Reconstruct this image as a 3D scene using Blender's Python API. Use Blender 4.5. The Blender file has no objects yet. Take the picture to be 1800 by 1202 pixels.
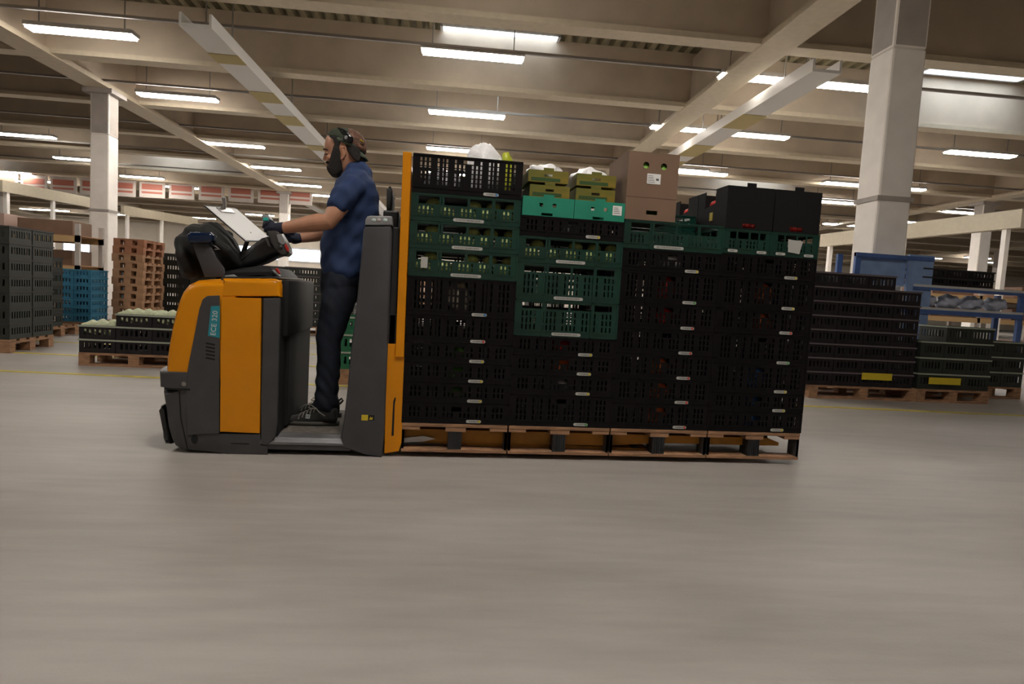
import bpy, bmesh, math, random
from mathutils import Vector, Matrix
random.seed(7)
SC = bpy.context.scene
COL = SC.collection
# ---------------------------------------------------------------- camera, light, exposure
F = 1100.0                                  # focal length in pixels of the 1800 px wide frame
CAM = Vector((0.10, -3.875, 0.945))
YAW, PITCH, ROLL = 0.141, -0.078, 0.0575
fw = Vector((math.sin(YAW)*math.cos(PITCH), math.cos(YAW)*math.cos(PITCH), math.sin(PITCH)))
rt = Vector((math.cos(YAW), -math.sin(YAW), 0)); up = rt.cross(fw)
R2 = math.cos(ROLL)*rt + math.sin(ROLL)*up
U2 = -math.sin(ROLL)*rt + math.cos(ROLL)*up
cam = bpy.data.cameras.new('camera'); co = bpy.data.objects.new('camera', cam); COL.objects.link(co)
cam.lens = 36.0*F/1800.0; cam.sensor_width = 36.0; cam.clip_end = 300
m = Matrix.Identity(4)
for i in range(3):
    m[i][0] = R2[i]; m[i][1] = U2[i]; m[i][2] = -fw[i]; m[i][3] = CAM[i]
co.matrix_world = m
SC.camera = co
W = bpy.data.worlds.new('sky'); SC.world = W; W.use_nodes = True
W.node_tree.nodes['Background'].inputs[0].default_value = (0.75, 0.85, 1.0, 1)
W.node_tree.nodes['Background'].inputs[1].default_value = 4.0
SC.view_settings.view_transform = 'Standard'; SC.view_settings.look = 'None'
SC.view_settings.gamma = 1.0; SC.view_settings.use_curve_mapping = False
SC.view_settings.exposure = -0.08
LAMP = 62.0          # strength of the ceiling lamps
BACK_LAMP = 4.5     # strength of the ceiling lamps over the aisle behind the photographer

def ray(x, y): return fw + R2*((x-900)/F) - U2*((y-601)/F)
def at_y(x, y, Y):                          # point seen at pixel x, y on the upright plane at depth Y
    d = ray(x, y); return CAM + d*((Y-CAM.y)/d.y)
def at_z(x, y, Z=0.0):                      # same on a level plane at height Z
    d = ray(x, y); return CAM + d*((Z-CAM.z)/d.z)

# ---------------------------------------------------------------- materials
def mat(name, col, rough=0.6, metal=0.0, var=0.0, scale=8.0, bump=0.0, bscale=60.0, emit=None, estr=1.0, spec=0.5, col2=None, stretch=None):
    M = bpy.data.materials.new(name); M.use_nodes = True
    nt = M.node_tree; b = nt.nodes['Principled BSDF']
    b.inputs['Base Color'].default_value = (*col, 1); b.inputs['Roughness'].default_value = rough
    b.inputs['Metallic'].default_value = metal; b.inputs['Specular IOR Level'].default_value = spec
    if emit:
        b.inputs['Emission Color'].default_value = (*emit, 1); b.inputs['Emission Strength'].default_value = estr
    if var or bump or col2:
        tc = nt.nodes.new('ShaderNodeTexCoord'); mp = nt.nodes.new('ShaderNodeMapping')
        if stretch: mp.inputs['Scale'].default_value = stretch
        nt.links.new(tc.outputs['Object'], mp.inputs[0])
    if var or col2:
        n = nt.nodes.new('ShaderNodeTexNoise'); n.inputs['Scale'].default_value = scale; n.inputs['Detail'].default_value = 5
        r = nt.nodes.new('ShaderNodeValToRGB')
        c2 = col2 if col2 else tuple(c*(1-var) for c in col)
        c1 = col if col2 else tuple(min(1, c*(1+var)) for c in col)
        r.color_ramp.elements[0].position = 0.32; r.color_ramp.elements[1].position = 0.68
        r.color_ramp.elements[0].color = (*c2, 1); r.color_ramp.elements[1].color = (*c1, 1)
        nt.links.new(mp.outputs[0], n.inputs['Vector']); nt.links.new(n.outputs['Fac'], r.inputs[0])
        nt.links.new(r.outputs[0], b.inputs['Base Color'])
    if bump:
        n2 = nt.nodes.new('ShaderNodeTexNoise'); n2.inputs['Scale'].default_value = bscale; n2.inputs['Detail'].default_value = 3
        bp = nt.nodes.new('ShaderNodeBump'); bp.inputs['Strength'].default_value = bump; bp.inputs['Distance'].default_value = 0.01
        nt.links.new(mp.outputs[0], n2.inputs['Vector']); nt.links.new(n2.outputs['Fac'], bp.inputs['Height'])
        nt.links.new(bp.outputs[0], b.inputs['Normal'])
    return M
M = {}
M['yellow'] = mat('truck_yellow', (0.64, 0.235, 0.0015), 0.32, var=0.05, scale=6, spec=.35)
M['grey'] = mat('truck_grey', (0.048, 0.047, 0.050), 0.45, var=0.15, scale=9, bump=0.05)
M['dark'] = mat('dark_plastic', (0.016, 0.016, 0.018), 0.45, var=0.2)
M['black'] = mat('black_rubber', (0.008, 0.008, 0.009), 0.6)
M['gap'] = mat('shadow_gap_black', (0.004, 0.004, 0.004), 0.8)
M['alu'] = mat('aluminium', (0.20, 0.20, 0.215), 0.42, 0.6, var=0.15, scale=14, stretch=(1, 8, 8))
M['steel'] = mat('bare_steel', (0.35, 0.34, 0.33), 0.35, 0.9)
M['mid'] = mat('light_grey_plastic', (0.22, 0.22, 0.23), 0.4)
M['tread'] = mat('ribbed_floor_mat', (0.13, 0.115, 0.10), 0.8, var=0.3, scale=30, bump=0.4)
M['teal'] = mat('teal_print', (0.01, 0.22, 0.28), 0.5)
M['tealkey'] = mat('turquoise_key', (0.02, 0.45, 0.42), 0.4)
M['white'] = mat('white_paper', (0.80, 0.80, 0.80), 0.6)
M['print'] = mat('white_print', (0.45, 0.5, 0.5), 0.6)
M['red'] = mat('red_plastic', (0.45, 0.02, 0.015), 0.35)
M['orange'] = mat('orange_bag', (0.55, 0.12, 0.03), 0.35, var=0.4, scale=30)
M['blue'] = mat('blue_bag', (0.03, 0.12, 0.35), 0.35, var=0.3, scale=30)
M['blackcr'] = mat('black_crate_plastic', (0.0035, 0.0028, 0.0035), 0.42, spec=.2, var=0.3, scale=5)
M['blackcr2'] = mat('worn_black_crate_plastic', (0.010, 0.008, 0.010), 0.5, spec=.3, var=0.3, scale=5)
M['greencr'] = mat('green_crate_plastic', (0.0028, 0.030, 0.021), 0.3, var=0.25, scale=5)
M['wood'] = mat('pallet_wood', (0.30, 0.165, 0.09), 0.8, var=0.35, scale=9, bump=0.3, stretch=(1, 1, 6))
M['woodg'] = mat('grey_pallet_wood', (0.20, 0.155, 0.12), 0.85, var=0.3, scale=9, bump=0.3)
M['card'] = mat('brown_cardboard', (0.19, 0.115, 0.076), 0.8, var=0.06, scale=5)
M['tealcard'] = mat('teal_cardboard', (0.006, 0.215, 0.135), 0.6, var=0.1, scale=7)
M['olive'] = mat('olive_printed_cardboard', (0.24, 0.165, 0.010), 0.65, col2=(0.11, 0.12, 0.012), scale=4.5, stretch=(1, 1, 4))
M['blackcard'] = mat('black_cardboard', (0.007, 0.0065, 0.0065), 0.8, spec=.2)
M['melon'] = mat('pale_melon_skin', (0.42, 0.48, 0.16), 0.45, var=0.25, scale=22)
M['bagw'] = mat('white_plastic_bag', (0.82, 0.82, 0.84), 0.3, var=0.08, scale=12, bump=0.8, bscale=30)
M['lime'] = mat('lime_bag', (0.45, 0.50, 0.03), 0.4)
M['skin'] = mat('skin', (0.47, 0.235, 0.145), 0.5, var=0.06, scale=14)
M['lip'] = mat('lips', (0.30, 0.10, 0.075), 0.5)
M['hair'] = mat('dark_hair', (0.010, 0.007, 0.006), 0.7, bump=0.8, bscale=220)
M['shirt'] = mat('navy_cotton', (0.014, 0.034, 0.105), 0.85, var=0.12, scale=9, bump=0.12, bscale=18)
M['denim'] = mat('dark_denim', (0.006, 0.010, 0.022), 0.85, var=0.3, scale=14, bump=0.2, bscale=16)
M['glove'] = mat('navy_knit_glove', (0.010, 0.012, 0.030), 0.8, bump=0.3, bscale=150)
M['canvas'] = mat('black_canvas', (0.016, 0.016, 0.015), 0.8, var=0.2)
M['sole'] = mat('grey_rubber_sole', (0.055, 0.052, 0.045), 0.7)
M['lace'] = mat('grey_lace', (0.22, 0.21, 0.19), 0.8)
M['olivecap'] = mat('olive_cap_cloth', (0.028, 0.038, 0.022), 0.8, var=0.2, scale=40)
M['camo'] = mat('camouflage_cloth', (0.10, 0.13, 0.085), 0.8, col2=(0.018, 0.022, 0.022), scale=32)
M['camob'] = mat('brown_patch_cloth', (0.22, 0.11, 0.07), 0.8, col2=(0.05, 0.02, 0.012), scale=50)
M['jacket'] = mat('black_fabric', (0.009, 0.009, 0.009), 0.75, bump=0.4, bscale=14)
M['glassb'] = mat('dark_blue_glass', (0.004, 0.014, 0.045), 0.12)
M['glossb'] = mat('gloss_black', (0.006, 0.006, 0.008), 0.12)
M['tan'] = mat('tan_wood_trays', (0.36, 0.20, 0.11), 0.8, var=0.25, scale=5)
M['bluecr'] = mat('blue_crate_plastic', (0.025, 0.15, 0.26), 0.5, var=0.2)
M['darkgr'] = mat('dark_green_crate_plastic', (0.014, 0.018, 0.014), 0.5, var=0.2)
M['green2'] = mat('bright_green_crate_plastic', (0.008, 0.11, 0.05), 0.45, var=0.2)
M['produce'] = mat('pale_lettuce', (0.50, 0.55, 0.36), 0.5, var=0.35, scale=14, bump=1.0, bscale=30)
M['ysign'] = mat('yellow_card', (0.55, 0.42, 0.02), 0.6)
M['cream'] = mat('cream_paint', (0.50, 0.44, 0.33), 0.5, var=0.05)
M['soffit'] = mat('cream_flange', (0.66, 0.57, 0.43), 0.5, var=0.05)
M['beam'] = mat('concrete_beam', (0.60, 0.50, 0.39), 0.75, var=0.08, scale=1.5)
M['deck'] = mat('olive_metal_deck', (0.31, 0.27, 0.17), 0.55, var=0.1, scale=1.0)
M['column'] = mat('white_column_paint', (0.90, 0.85, 0.80), 0.6, var=0.05, scale=3)
M['colgrey'] = mat('grey_and_column_shade', (0.42, 0.38, 0.35), 0.7, var=0.1, scale=3)
M['wall'] = mat('pale_wall_panels', (0.86, 0.78, 0.68), 0.7, var=0.06, scale=0.8)
M['tape'] = mat('yellow_floor_tape', (0.52, 0.42, 0.06), 0.6, var=0.2, scale=6)
M['bluest'] = mat('blue_painted_steel', (0.06, 0.12, 0.32), 0.45, var=0.15)
M['bluepl'] = mat('pale_blue_film', (0.20, 0.30, 0.52), 0.4, var=0.1)
M['signw'] = mat('white_sign_board', (0.55, 0.49, 0.45), 0.6)
M['signr'] = mat('red_sign_print', (0.42, 0.14, 0.10), 0.6)
M['lampm'] = mat('lamp_diffuser', (1, 1, 1), 0.5, emit=(1.0, 0.93, 0.84), estr=LAMP)
M['lampb'] = mat('lamp_diffuser_dimmed', (1, 1, 1), 0.5, emit=(1.0, 0.93, 0.84), estr=BACK_LAMP)
M['day'] = mat('daylight_pane', (0.9, 0.95, 1.0), 0.3, emit=(0.75, 0.87, 1.0), estr=5.0)
M['house'] = mat('lamp_housing', (0.55, 0.53, 0.5), 0.5)

def floor_mat():
    Mf = mat('concrete_floor', (0.30, 0.275, 0.255), 0.5)
    nt = Mf.node_tree; b = nt.nodes['Principled BSDF']
    tc = nt.nodes.new('ShaderNodeTexCoord')
    def noise(sc, st, det=6):
        mp = nt.nodes.new('ShaderNodeMapping'); mp.inputs['Scale'].default_value = st
        n = nt.nodes.new('ShaderNodeTexNoise'); n.inputs['Scale'].default_value = sc; n.inputs['Detail'].default_value = det
        nt.links.new(tc.outputs['Object'], mp.inputs[0]); nt.links.new(mp.outputs[0], n.inputs['Vector']); return n
    a = noise(0.9, (0.5, 1.6, 1)); c = noise(6, (0.35, 2.2, 1)); d = noise(60, (1, 1, 1), 3)
    mx = nt.nodes.new('ShaderNodeMath'); mx.operation = 'MULTIPLY_ADD'; mx.inputs[1].default_value = 0.6
    nt.links.new(a.outputs['Fac'], mx.inputs[0]); 
    ml = nt.nodes.new('ShaderNodeMath'); ml.operation = 'MULTIPLY'; ml.inputs[1].default_value = 0.4
    nt.links.new(c.outputs['Fac'], ml.inputs[0]); nt.links.new(ml.outputs[0], mx.inputs[2])
    r = nt.nodes.new('ShaderNodeValToRGB')
    r.color_ramp.elements[0].position = 0.36; r.color_ramp.elements[0].color = (0.290, 0.267, 0.247, 1)
    r.color_ramp.elements[1].position = 0.64; r.color_ramp.elements[1].color = (0.405, 0.377, 0.352, 1)
    nt.links.new(mx.outputs[0], r.inputs[0]); nt.links.new(r.outputs[0], b.inputs['Base Color'])
    r2 = nt.nodes.new('ShaderNodeMapRange'); r2.inputs[3].default_value = 0.42; r2.inputs[4].default_value = 0.62
    nt.links.new(c.outputs['Fac'], r2.inputs[0]); nt.links.new(r2.outputs[0], b.inputs['Roughness'])
    bp = nt.nodes.new('ShaderNodeBump'); bp.inputs['Strength'].default_value = 0.08; bp.inputs['Distance'].default_value = 0.01
    nt.links.new(d.outputs['Fac'], bp.inputs['Height']); nt.links.new(bp.outputs[0], b.inputs['Normal'])
    return Mf
M['floor'] = floor_mat()

# ---------------------------------------------------------------- helpers
def link(name, me, parent=None, loc=None):
    o = bpy.data.objects.new(name, me); COL.objects.link(o)
    if parent is not None: o.parent = parent
    if loc is not None: o.location = loc
    return o
def tag(o, label=None, cat=None, group=None, kind=None):
    if label: o['label'] = label
    if cat: o['category'] = cat
    if group: o['group'] = group
    if kind: o['kind'] = kind
    return o
def empty(name, loc=(0, 0, 0), rz=0.0):
    o = bpy.data.objects.new(name, None); COL.objects.link(o); o.location = loc; o.rotation_euler = (0, 0, rz)
    o.empty_display_size = 0.1
    return o
def mesh(name, bm, mats, smooth=False, recalc=True):
    if recalc: bmesh.ops.recalc_face_normals(bm, faces=bm.faces)
    me = bpy.data.meshes.new(name); bm.to_mesh(me); bm.free()
    for k in (mats if isinstance(mats, (list, tuple)) else [mats]): me.materials.append(M[k])
    if smooth:
        for p in me.polygons: p.use_smooth = True
    return me
def box(bm, lo, hi, mi=0, bev=0.0):
    x0, y0, z0 = lo; x1, y1, z1 = hi
    v = [bm.verts.new(p) for p in ((x0,y0,z0),(x1,y0,z0),(x1,y1,z0),(x0,y1,z0),(x0,y0,z1),(x1,y0,z1),(x1,y1,z1),(x0,y1,z1))]
    fs = [bm.faces.new([v[i] for i in q]) for q in ((0,3,2,1),(4,5,6,7),(0,1,5,4),(1,2,6,5),(2,3,7,6),(3,0,4,7))]
    for f in fs: f.material_index = mi
    if bev:
        es = list({e for f in fs for e in f.edges})
        bmesh.ops.bevel(bm, geom=es, offset=bev, segments=2, profile=0.5, affect='EDGES')
def obox(name, lo, hi, m, parent=None, bev=0.0, origin=None):
    bm = bmesh.new(); o = Vector(origin) if origin is not None else Vector((0, 0, 0))
    box(bm, Vector(lo)-o, Vector(hi)-o, 0, bev)
    return link(name, mesh(name, bm, m), parent, o if origin is not None else None)
def prism(bm, pts, y0, y1, mi=0):           # polygon in X,Z extruded along Y
    a = [bm.verts.new((p[0], y0, p[1])) for p in pts]; b = [bm.verts.new((p[0], y1, p[1])) for p in pts]
    fs = [bm.faces.new(a), bm.faces.new(b[::-1])]
    n = len(pts)
    for i in range(n): fs.append(bm.faces.new((a[i], b[i], b[(i+1) % n], a[(i+1) % n])))
    for f in fs: f.material_index = mi
    return fs
def pillow(bm, pts, y0, y1, R, mask=None, seg=5, mi=0, Ry=None):
    """profile in X,Z swept along Y with its outline drawn in by a rounded edge near both ends"""
    n = len(pts); P = [Vector((p[0], p[1])) for p in pts]
    area = sum(P[i].x*P[(i+1) % n].y - P[(i+1) % n].x*P[i].y for i in range(n))
    s = 1 if area > 0 else -1
    N = []
    for i in range(n):
        a = (P[i]-P[i-1]).normalized(); b = (P[(i+1) % n]-P[i]).normalized()
        t = (a+b); t = t.normalized() if t.length > 1e-6 else a
        N.append(Vector((t.y, -t.x))*s)
    mask = mask or [1]*n
    Ry = Ry or R
    front = [(y0 + Ry*(1-math.cos(math.pi/2*k/seg)), R*(1-math.sin(math.pi/2*k/seg))) for k in range(seg+1)]
    back = [(y1 - (y-y0), o) for y, o in front[::-1]]
    rings = []
    for y, o in front+back:
        rings.append([bm.verts.new((P[i].x-N[i].x*o*mask[i], y, P[i].y-N[i].y*o*mask[i])) for i in range(n)])
    fs = [bm.faces.new(rings[0]), bm.faces.new(rings[-1][::-1])]
    for r0, r1 in zip(rings, rings[1:]):
        for i in range(n): fs.append(bm.faces.new((r0[i], r1[i], r1[(i+1) % n], r0[(i+1) % n])))
    for f in fs: f.material_index = mi
def smooth_pts(pts, it=1):                  # Chaikin rounding of a polygon
    for _ in range(it):
        q = []
        for i in range(len(pts)):
            a = Vector(pts[i]); b = Vector(pts[(i+1) % len(pts)]); q += [a*.75+b*.25, a*.25+b*.75]
        pts = q
    return pts
def px(pts, Y):                             # side profile measured in the photo, on the plane Y
    out = []
    for x, y in pts:
        p = at_y(x, y, Y); out.append((p.x, p.z))
    return out
def tube(bm, pts, rad, seg=12, side=Vector((0, 1, 0)), caps=True, mi=0):
    """chain of elliptical sections; rad items are r or (r_side, r_other)"""
    pts = [Vector(p) for p in pts]; rings = []
    n = len(pts)
    R = [(r, r) if not isinstance(r, (tuple, list)) else r for r in rad]
    if caps:
        a = (pts[0]-pts[1]).normalized(); b = (pts[-1]-pts[-2]).normalized()
        pr, rr = [], []
        for k in (0.98, 0.75, 0.4):
            q = math.sqrt(1-k*k); pr.append(pts[0]+a*min(R[0])*k); rr.append((R[0][0]*q, R[0][1]*q))
        po, ro = [], []
        for k in (0.4, 0.75, 0.98):
            q = math.sqrt(1-k*k); po.append(pts[-1]+b*min(R[-1])*k); ro.append((R[-1][0]*q, R[-1][1]*q))
        pts = pr+pts+po; R = rr+R+ro; n = len(pts)
    for i in range(n):
        t = (pts[min(i+1, n-1)]-pts[max(i-1, 0)]).normalized()
        s = side - t*side.dot(t)
        s = s.normalized() if s.length > 1e-3 else t.orthogonal().normalized()
        w = t.cross(s)
        rings.append([bm.verts.new(pts[i]+s*math.cos(2*math.pi*k/seg)*R[i][0]+w*math.sin(2*math.pi*k/seg)*R[i][1]) for k in range(seg)])
    for r0, r1 in zip(rings, rings[1:]):
        for k in range(seg):
            f = bm.faces.new((r0[k], r0[(k+1) % seg], r1[(k+1) % seg], r1[k])); f.material_index = mi
    for r in (rings[0][::-1], rings[-1]):
        f = bm.faces.new(r); f.material_index = mi
def ellipsoid(bm, c, r, rot=None, u=16, v=10, mi=0):
    mt = Matrix.Translation(Vector(c)) @ (rot if rot else Matrix.Identity(4)) @ Matrix.Diagonal((r[0], r[1], r[2], 1))
    g = bmesh.ops.create_uvsphere(bm, u_segments=u, v_segments=v, radius=1, matrix=mt)
    for ve in g['verts']:
        for f in ve.link_faces: f.material_index = mi
def blend(name, bm, m, vox=0.008, smooth=3, parent=None, sub=0):
    """overlapping closed shapes grown together into one continuous skin"""
    me = mesh(name, bm, m, True)
    o = link(name, me, parent)
    r = o.modifiers.new('r', 'REMESH'); r.mode = 'VOXEL'; r.voxel_size = vox; r.use_smooth_shade = True
    s = o.modifiers.new('s', 'SMOOTH'); s.factor = 0.5; s.iterations = smooth
    bpy.context.view_layer.update()
    dg = bpy.context.evaluated_depsgraph_get()
    nm = bpy.data.meshes.new_from_object(o.evaluated_get(dg))
    o.modifiers.clear(); o.data = nm
    for p in nm.polygons: p.use_smooth = True
    return o
ORD = ['lowest', 'second from bottom', 'third from bottom', 'fourth from bottom', 'fifth from bottom', 'sixth from bottom',
       'seventh from bottom', 'eighth from bottom', 'ninth from bottom', 'tenth from bottom', 'eleventh from bottom', 'twelfth from bottom']
COLN = ['first', 'second', 'third', 'fourth', 'fifth', 'sixth', 'seventh']
M['wallw'] = mat('white_shelf_board', (0.5, 0.5, 0.5), 0.5); M['filmbag'] = mat('pale_blue_film_bag', (0.42, 0.45, 0.55), 0.35, var=0.2, scale=6)
M['tanred'] = mat('reddish_wood', (0.34, 0.15, 0.08), 0.8, var=0.2, scale=5); M['creamo'] = mat('orange_cream_steel', (0.5, 0.33, 0.16), 0.5); M['pinkcard'] = mat('pinkish_cardboard', (0.45, 0.32, 0.27), 0.8)
M['greenprint'] = mat('green_print', (0.03, 0.075, 0.015), 0.7)
M['yellow_shade'] = mat('shaded_fork_yellow', (0.30, 0.125, 0.006), 0.6, var=0.4, scale=5)  # truck yellow darkened to paint in the shade under the load
M['traym'] = mat('white_tray_steel', (0.75, 0.73, 0.70), 0.4)
M['pad'] = mat('black_foam_pad', (0.012, 0.012, 0.013), 0.7, spec=.25)
# ---------------------------------------------------------------- the hall
BR = -0.055                                  # the hall stands slightly askew to the truck's path
def hall(x, y, z=0): return Vector((x*math.cos(BR)-y*math.sin(BR), x*math.sin(BR)+y*math.cos(BR), z))
def hobj(name, bm, m, smooth=False):
    o = link(name, mesh(name, bm, m, smooth)); o.rotation_euler = (0, 0, BR); return o
X0, X1, Y0, Y1, CZ = -62.0, 62.0, -14.0, 58.0, 6.75
bm = bmesh.new(); box(bm, (X0, Y0, -0.2), (X1, Y1, 0)); tag(hobj('floor', bm, 'floor'), kind='structure')
_s = Matrix.Rotation(-BR, 3, 'Z') @ at_z(878, 66, CZ+.13); SX, SY = _s.x, _s.y
# corrugated roof deck with a skylight opening
SKY = [(SX, SY, 2.6, 1.5), (12.2, 10.05, 2.5, 1.3), (-12.4, 25.0, 2.5, 1.3), (0.15, 28.8, 2.5, 1.3), (12.2, 21.3, 2.5, 1.3), (-24, 28.8, 2.5, 1.3), (24, 17.5, 2.5, 1.3)]
bm = bmesh.new()
pitch = 0.28; n = int((X1-X0)/pitch)
prof = []
for i in range(n):
    x = X0+i*pitch; prof += [(x, CZ), (x+0.12, CZ), (x+0.16, CZ+0.13), (x+0.24, CZ+0.13)]
prof.append((X1, CZ))
cuts = sorted({Y0, Y1} | {s[1]-s[3]/2 for s in SKY} | {s[1]+s[3]/2 for s in SKY})
rows = [[bm.verts.new((x, y, z)) for x, z in prof] for y in cuts]
for j in range(len(cuts)-1):
    ym = (cuts[j]+cuts[j+1])/2
    for i in range(len(prof)-1):
        xm = (prof[i][0]+prof[i+1][0])/2
        if any(abs(xm-s[0]) < s[2]/2 and abs(ym-s[1]) < s[3]/2 for s in SKY): continue
        bm.faces.new((rows[j][i], rows[j][i+1], rows[j+1][i+1], rows[j+1][i]))
tag(hobj('ceiling', bm, 'deck'), kind='structure')
for s in SKY:                                # skylights: upstand curb and a milky pane
    bm = bmesh.new(); a, b = s[2]/2+0.05, s[3]/2+0.05
    for lo, hi in (((-a, -b), (a, -b+.06)), ((-a, b-.06), (a, b)), ((-a, -b), (-a+.06, b)), ((a-.06, -b), (a, b))):
        box(bm, (s[0]+lo[0], s[1]+lo[1], CZ-0.03), (s[0]+hi[0], s[1]+hi[1], CZ+0.2))
    w = hobj('window', bm, 'white'); tag(w, kind='structure')
    bm = bmesh.new(); box(bm, (s[0]-a, s[1]-b, CZ+0.12), (s[0]+a, s[1]+b, CZ+0.15)); box(bm, (s[0]-.03, s[1]-b, CZ+0.09), (s[0]+.03, s[1]+b, CZ+0.12))
    link('pane', mesh('pane', bm, 'day'), w)
# walls
for nm, lo, hi in (('wall_back', (X0, Y1, 0), (X1, Y1+.3, CZ+.3)), ('wall_left', (X0-.3, Y0, 0), (X0, Y1, CZ+.3)), ('wall_right', (X1, Y0, 0), (X1+.3, Y1, CZ+.3)), ('wall_front', (X0, Y0-.3, 0), (X1, Y0, CZ+.3))):
    bm = bmesh.new(); box(bm, lo, hi)
    if nm == 'wall_back':
        for i in range(30): box(bm, (X0+i*4.2, Y1-.06, 0), (X0+i*4.2+.12, Y1, CZ+.2))
    tag(hobj(nm, bm, 'wall'), kind='structure')
inv = Matrix.Rotation(-BR, 3, 'Z')
def far_pt(x, y, Yh):                        # pixel to a point on the hall's cross plane at hall depth Yh
    o = inv @ CAM; d = inv @ ray(x, y); return o + d*((Yh-o.y)/d.y)
for a, b in (((112, 424), (170, 441)), ((408, 434), (565, 458)), ((565, 442), (706, 470)), ((1610, 478), (1655, 487))):   # window bands in the end wall
    p = far_pt(*a, Y1-.1); q = far_pt(*b, Y1-.1); p.z, q.z = (p.z+q.z)/2+.55, (p.z+q.z)/2-.55
    bm = bmesh.new(); t = .12
    box(bm, (p.x-t, Y1-.12, p.z), (q.x+t, Y1, p.z+t)); box(bm, (p.x-t, Y1-.12, q.z-t), (q.x+t, Y1, q.z))
    box(bm, (p.x-t, Y1-.12, q.z), (p.x, Y1, p.z)); box(bm, (q.x, Y1-.12, q.z), (q.x+t, Y1, p.z))
    w = hobj('window', bm, 'white'); tag(w, kind='structure')
    k = max(1, round((q.x-p.x)/2.5))
    for i in range(k):
        bm = bmesh.new(); wv = (q.x-p.x)/k
        box(bm, (p.x+i*wv+.03, Y1-.07, q.z), (p.x+(i+1)*wv-.03, Y1-.03, p.z))
        link('pane', mesh('pane', bm, 'day'), w)
# cross beams: concrete webs with pale lower flanges
yb = -11.55
while yb < Y1-1:
    bm = bmesh.new(); box(bm, (X0, yb-.09, 5.6), (X1, yb+.09, CZ))
    o = hobj('ceiling_beam', bm, 'beam'); tag(o, kind='structure')
    bm = bmesh.new(); box(bm, (X0, yb-.19, 5.5), (X1, yb+.19, 5.6)); link('flange', mesh('flange', bm, 'soffit'), o)
    yb += 3.75
for gx, cols in ((-38, (4.2, 19.2, 34.2)), (-23.5, (4.2, 19.2, 31)), (-9.0, (13.4, 30, 45, -10)), (5.6, (4.2, 19.2, 34.2, 49)), (20.1, (4.2, 19.2, 34.2)), (34.6, (4.2, 19.2, 34.2))): # main girders running into the depth
    bm = bmesh.new(); box(bm, (gx-.16, Y0, 5.58), (gx+.16, Y1, CZ-.1), 0)
    o = hobj('ceiling_beam', bm, 'beam'); tag(o, kind='structure')
    bm = bmesh.new(); box(bm, (gx-.3, Y0, 5.47), (gx+.3, Y1, 5.58)); link('flange', mesh('flange', bm, 'soffit'), o)
    for cy in cols:
        kx = gx+(.27 if gx > 0 else 0)
        bm = bmesh.new(); box(bm, (kx-.23, cy-.23, 0), (kx+.23, cy+.23, 4.35), 0, .03)
        box(bm, (kx-.23, cy-.23, 4.35), (kx+.23, cy+.23, 5.47), 1, .03)  # upper part in grey, painting in the shade up there
        box(bm, (kx-.25, cy-.25, 2.42), (kx+.25, cy+.25, 2.48), 1); box(bm, (kx-.36, cy-.36, 5.36), (kx+.36, cy+.36, 5.47), 1)
        tag(hobj('column', bm, ['column', 'colgrey']), kind='structure')
# thin conduits under the beams
for cy in (8.62, 12.8, 17.0, 21.2, 25.4):
    bm = bmesh.new(); box(bm, (-20, cy-.03, 5.56), (26, cy+.03, 5.61)); 
    tag(hobj('ceiling_trim', bm, 'steel'), 'thin grey lamp rail running under the beams', kind='structure')

# lamps at their measured places, a regular grid beyond and behind, plus added fill lamps
def lamp_mesh():
    bm = bmesh.new(); box(bm, (-1.0, -.16, 0.02), (1.0, .16, .10)); a = mesh('lamp', bm, 'house')
    bm = bmesh.new(); box(bm, (-.97, -.13, -.02), (.97, .13, .02)); b = mesh('diffuser', bm, 'lampm')
    bm = bmesh.new(); box(bm, (-.01, -.01, .10), (.01, .01, 1.2)); c = mesh('hanger', bm, 'steel')
    return a, b, c
LA, LB, LC = lamp_mesh()
lampb = LB.copy(); lampb.materials.clear(); lampb.materials.append(M['lampb'])
seen = [(-6.75, 9.8), (-6.5, 13.9), (-6.7, 19.5), (-6.25, 23.6), (-6.1, 27.8), (-6.0, 31.0), (0.8, 8.75), (.95, 12.9), (6.7, 8.3), (8.45, 8.2), (6.75, 12.3), (8.55, 12.25), (9.4, 17.4), (15.1, 11.9),
        (23, 20.6), (16.8, 17.0), (23, 24.3), (40.5, 37.8), (-14.2, 21.0), (-14.6, 25.3), (-22, 34.2), (-20.5, 33.9), (-13.8, 29.3), (-13, 32), (-17.9, 50), (-20.7, 31), (-32, 53), (-30, 52.4), (-24.9, 52), (16.9, 20.7), (21.6, 26.8), (15, 17.1), (38.7, 40.3), (44, 40.4)]
grid = [(x, y) for x in (0.9, 8.6) for y in (17.2, 21.4, 25.6, 30, 34, 38)] + [(x, y) for x in (16.4, -22) for y in (4.6,)] + [(-6.8, .9), (.8, 4.5)]
rear = [(x, y) for x in (-14.5, -6.8, 0.8, 8.5, 16) for y in (-6.6, -11)]
over = [(x, y) for x in (-6.8, 0.8) for y in (-2.2,)] + [(1.0, -3.3)]  # unseen lamps added overhead to brighten the foreground floor
deep = [(x, y) for x in (-50, -42, -12, -4, 4, 12, 20, 30) for y in (44, 50, 55)]  # extra lamps added to brighten the end wall
words_row = ['nearest', 'second nearest', 'third', 'fourth', 'fifth', 'sixth']
def lamp(x, y, label, group, dimmed=False):
    o = link('ceiling_lamp', LA, None, (x, y, 5.5)); o.rotation_euler = (0, 0, BR); tag(o, label, 'lamp', group)
    link('diffuser', lampb if dimmed else LB, o); 
    for hx in (-.79, .79): link('hanger', LC, o, (hx, 0, 0))
left_i = 0
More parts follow.
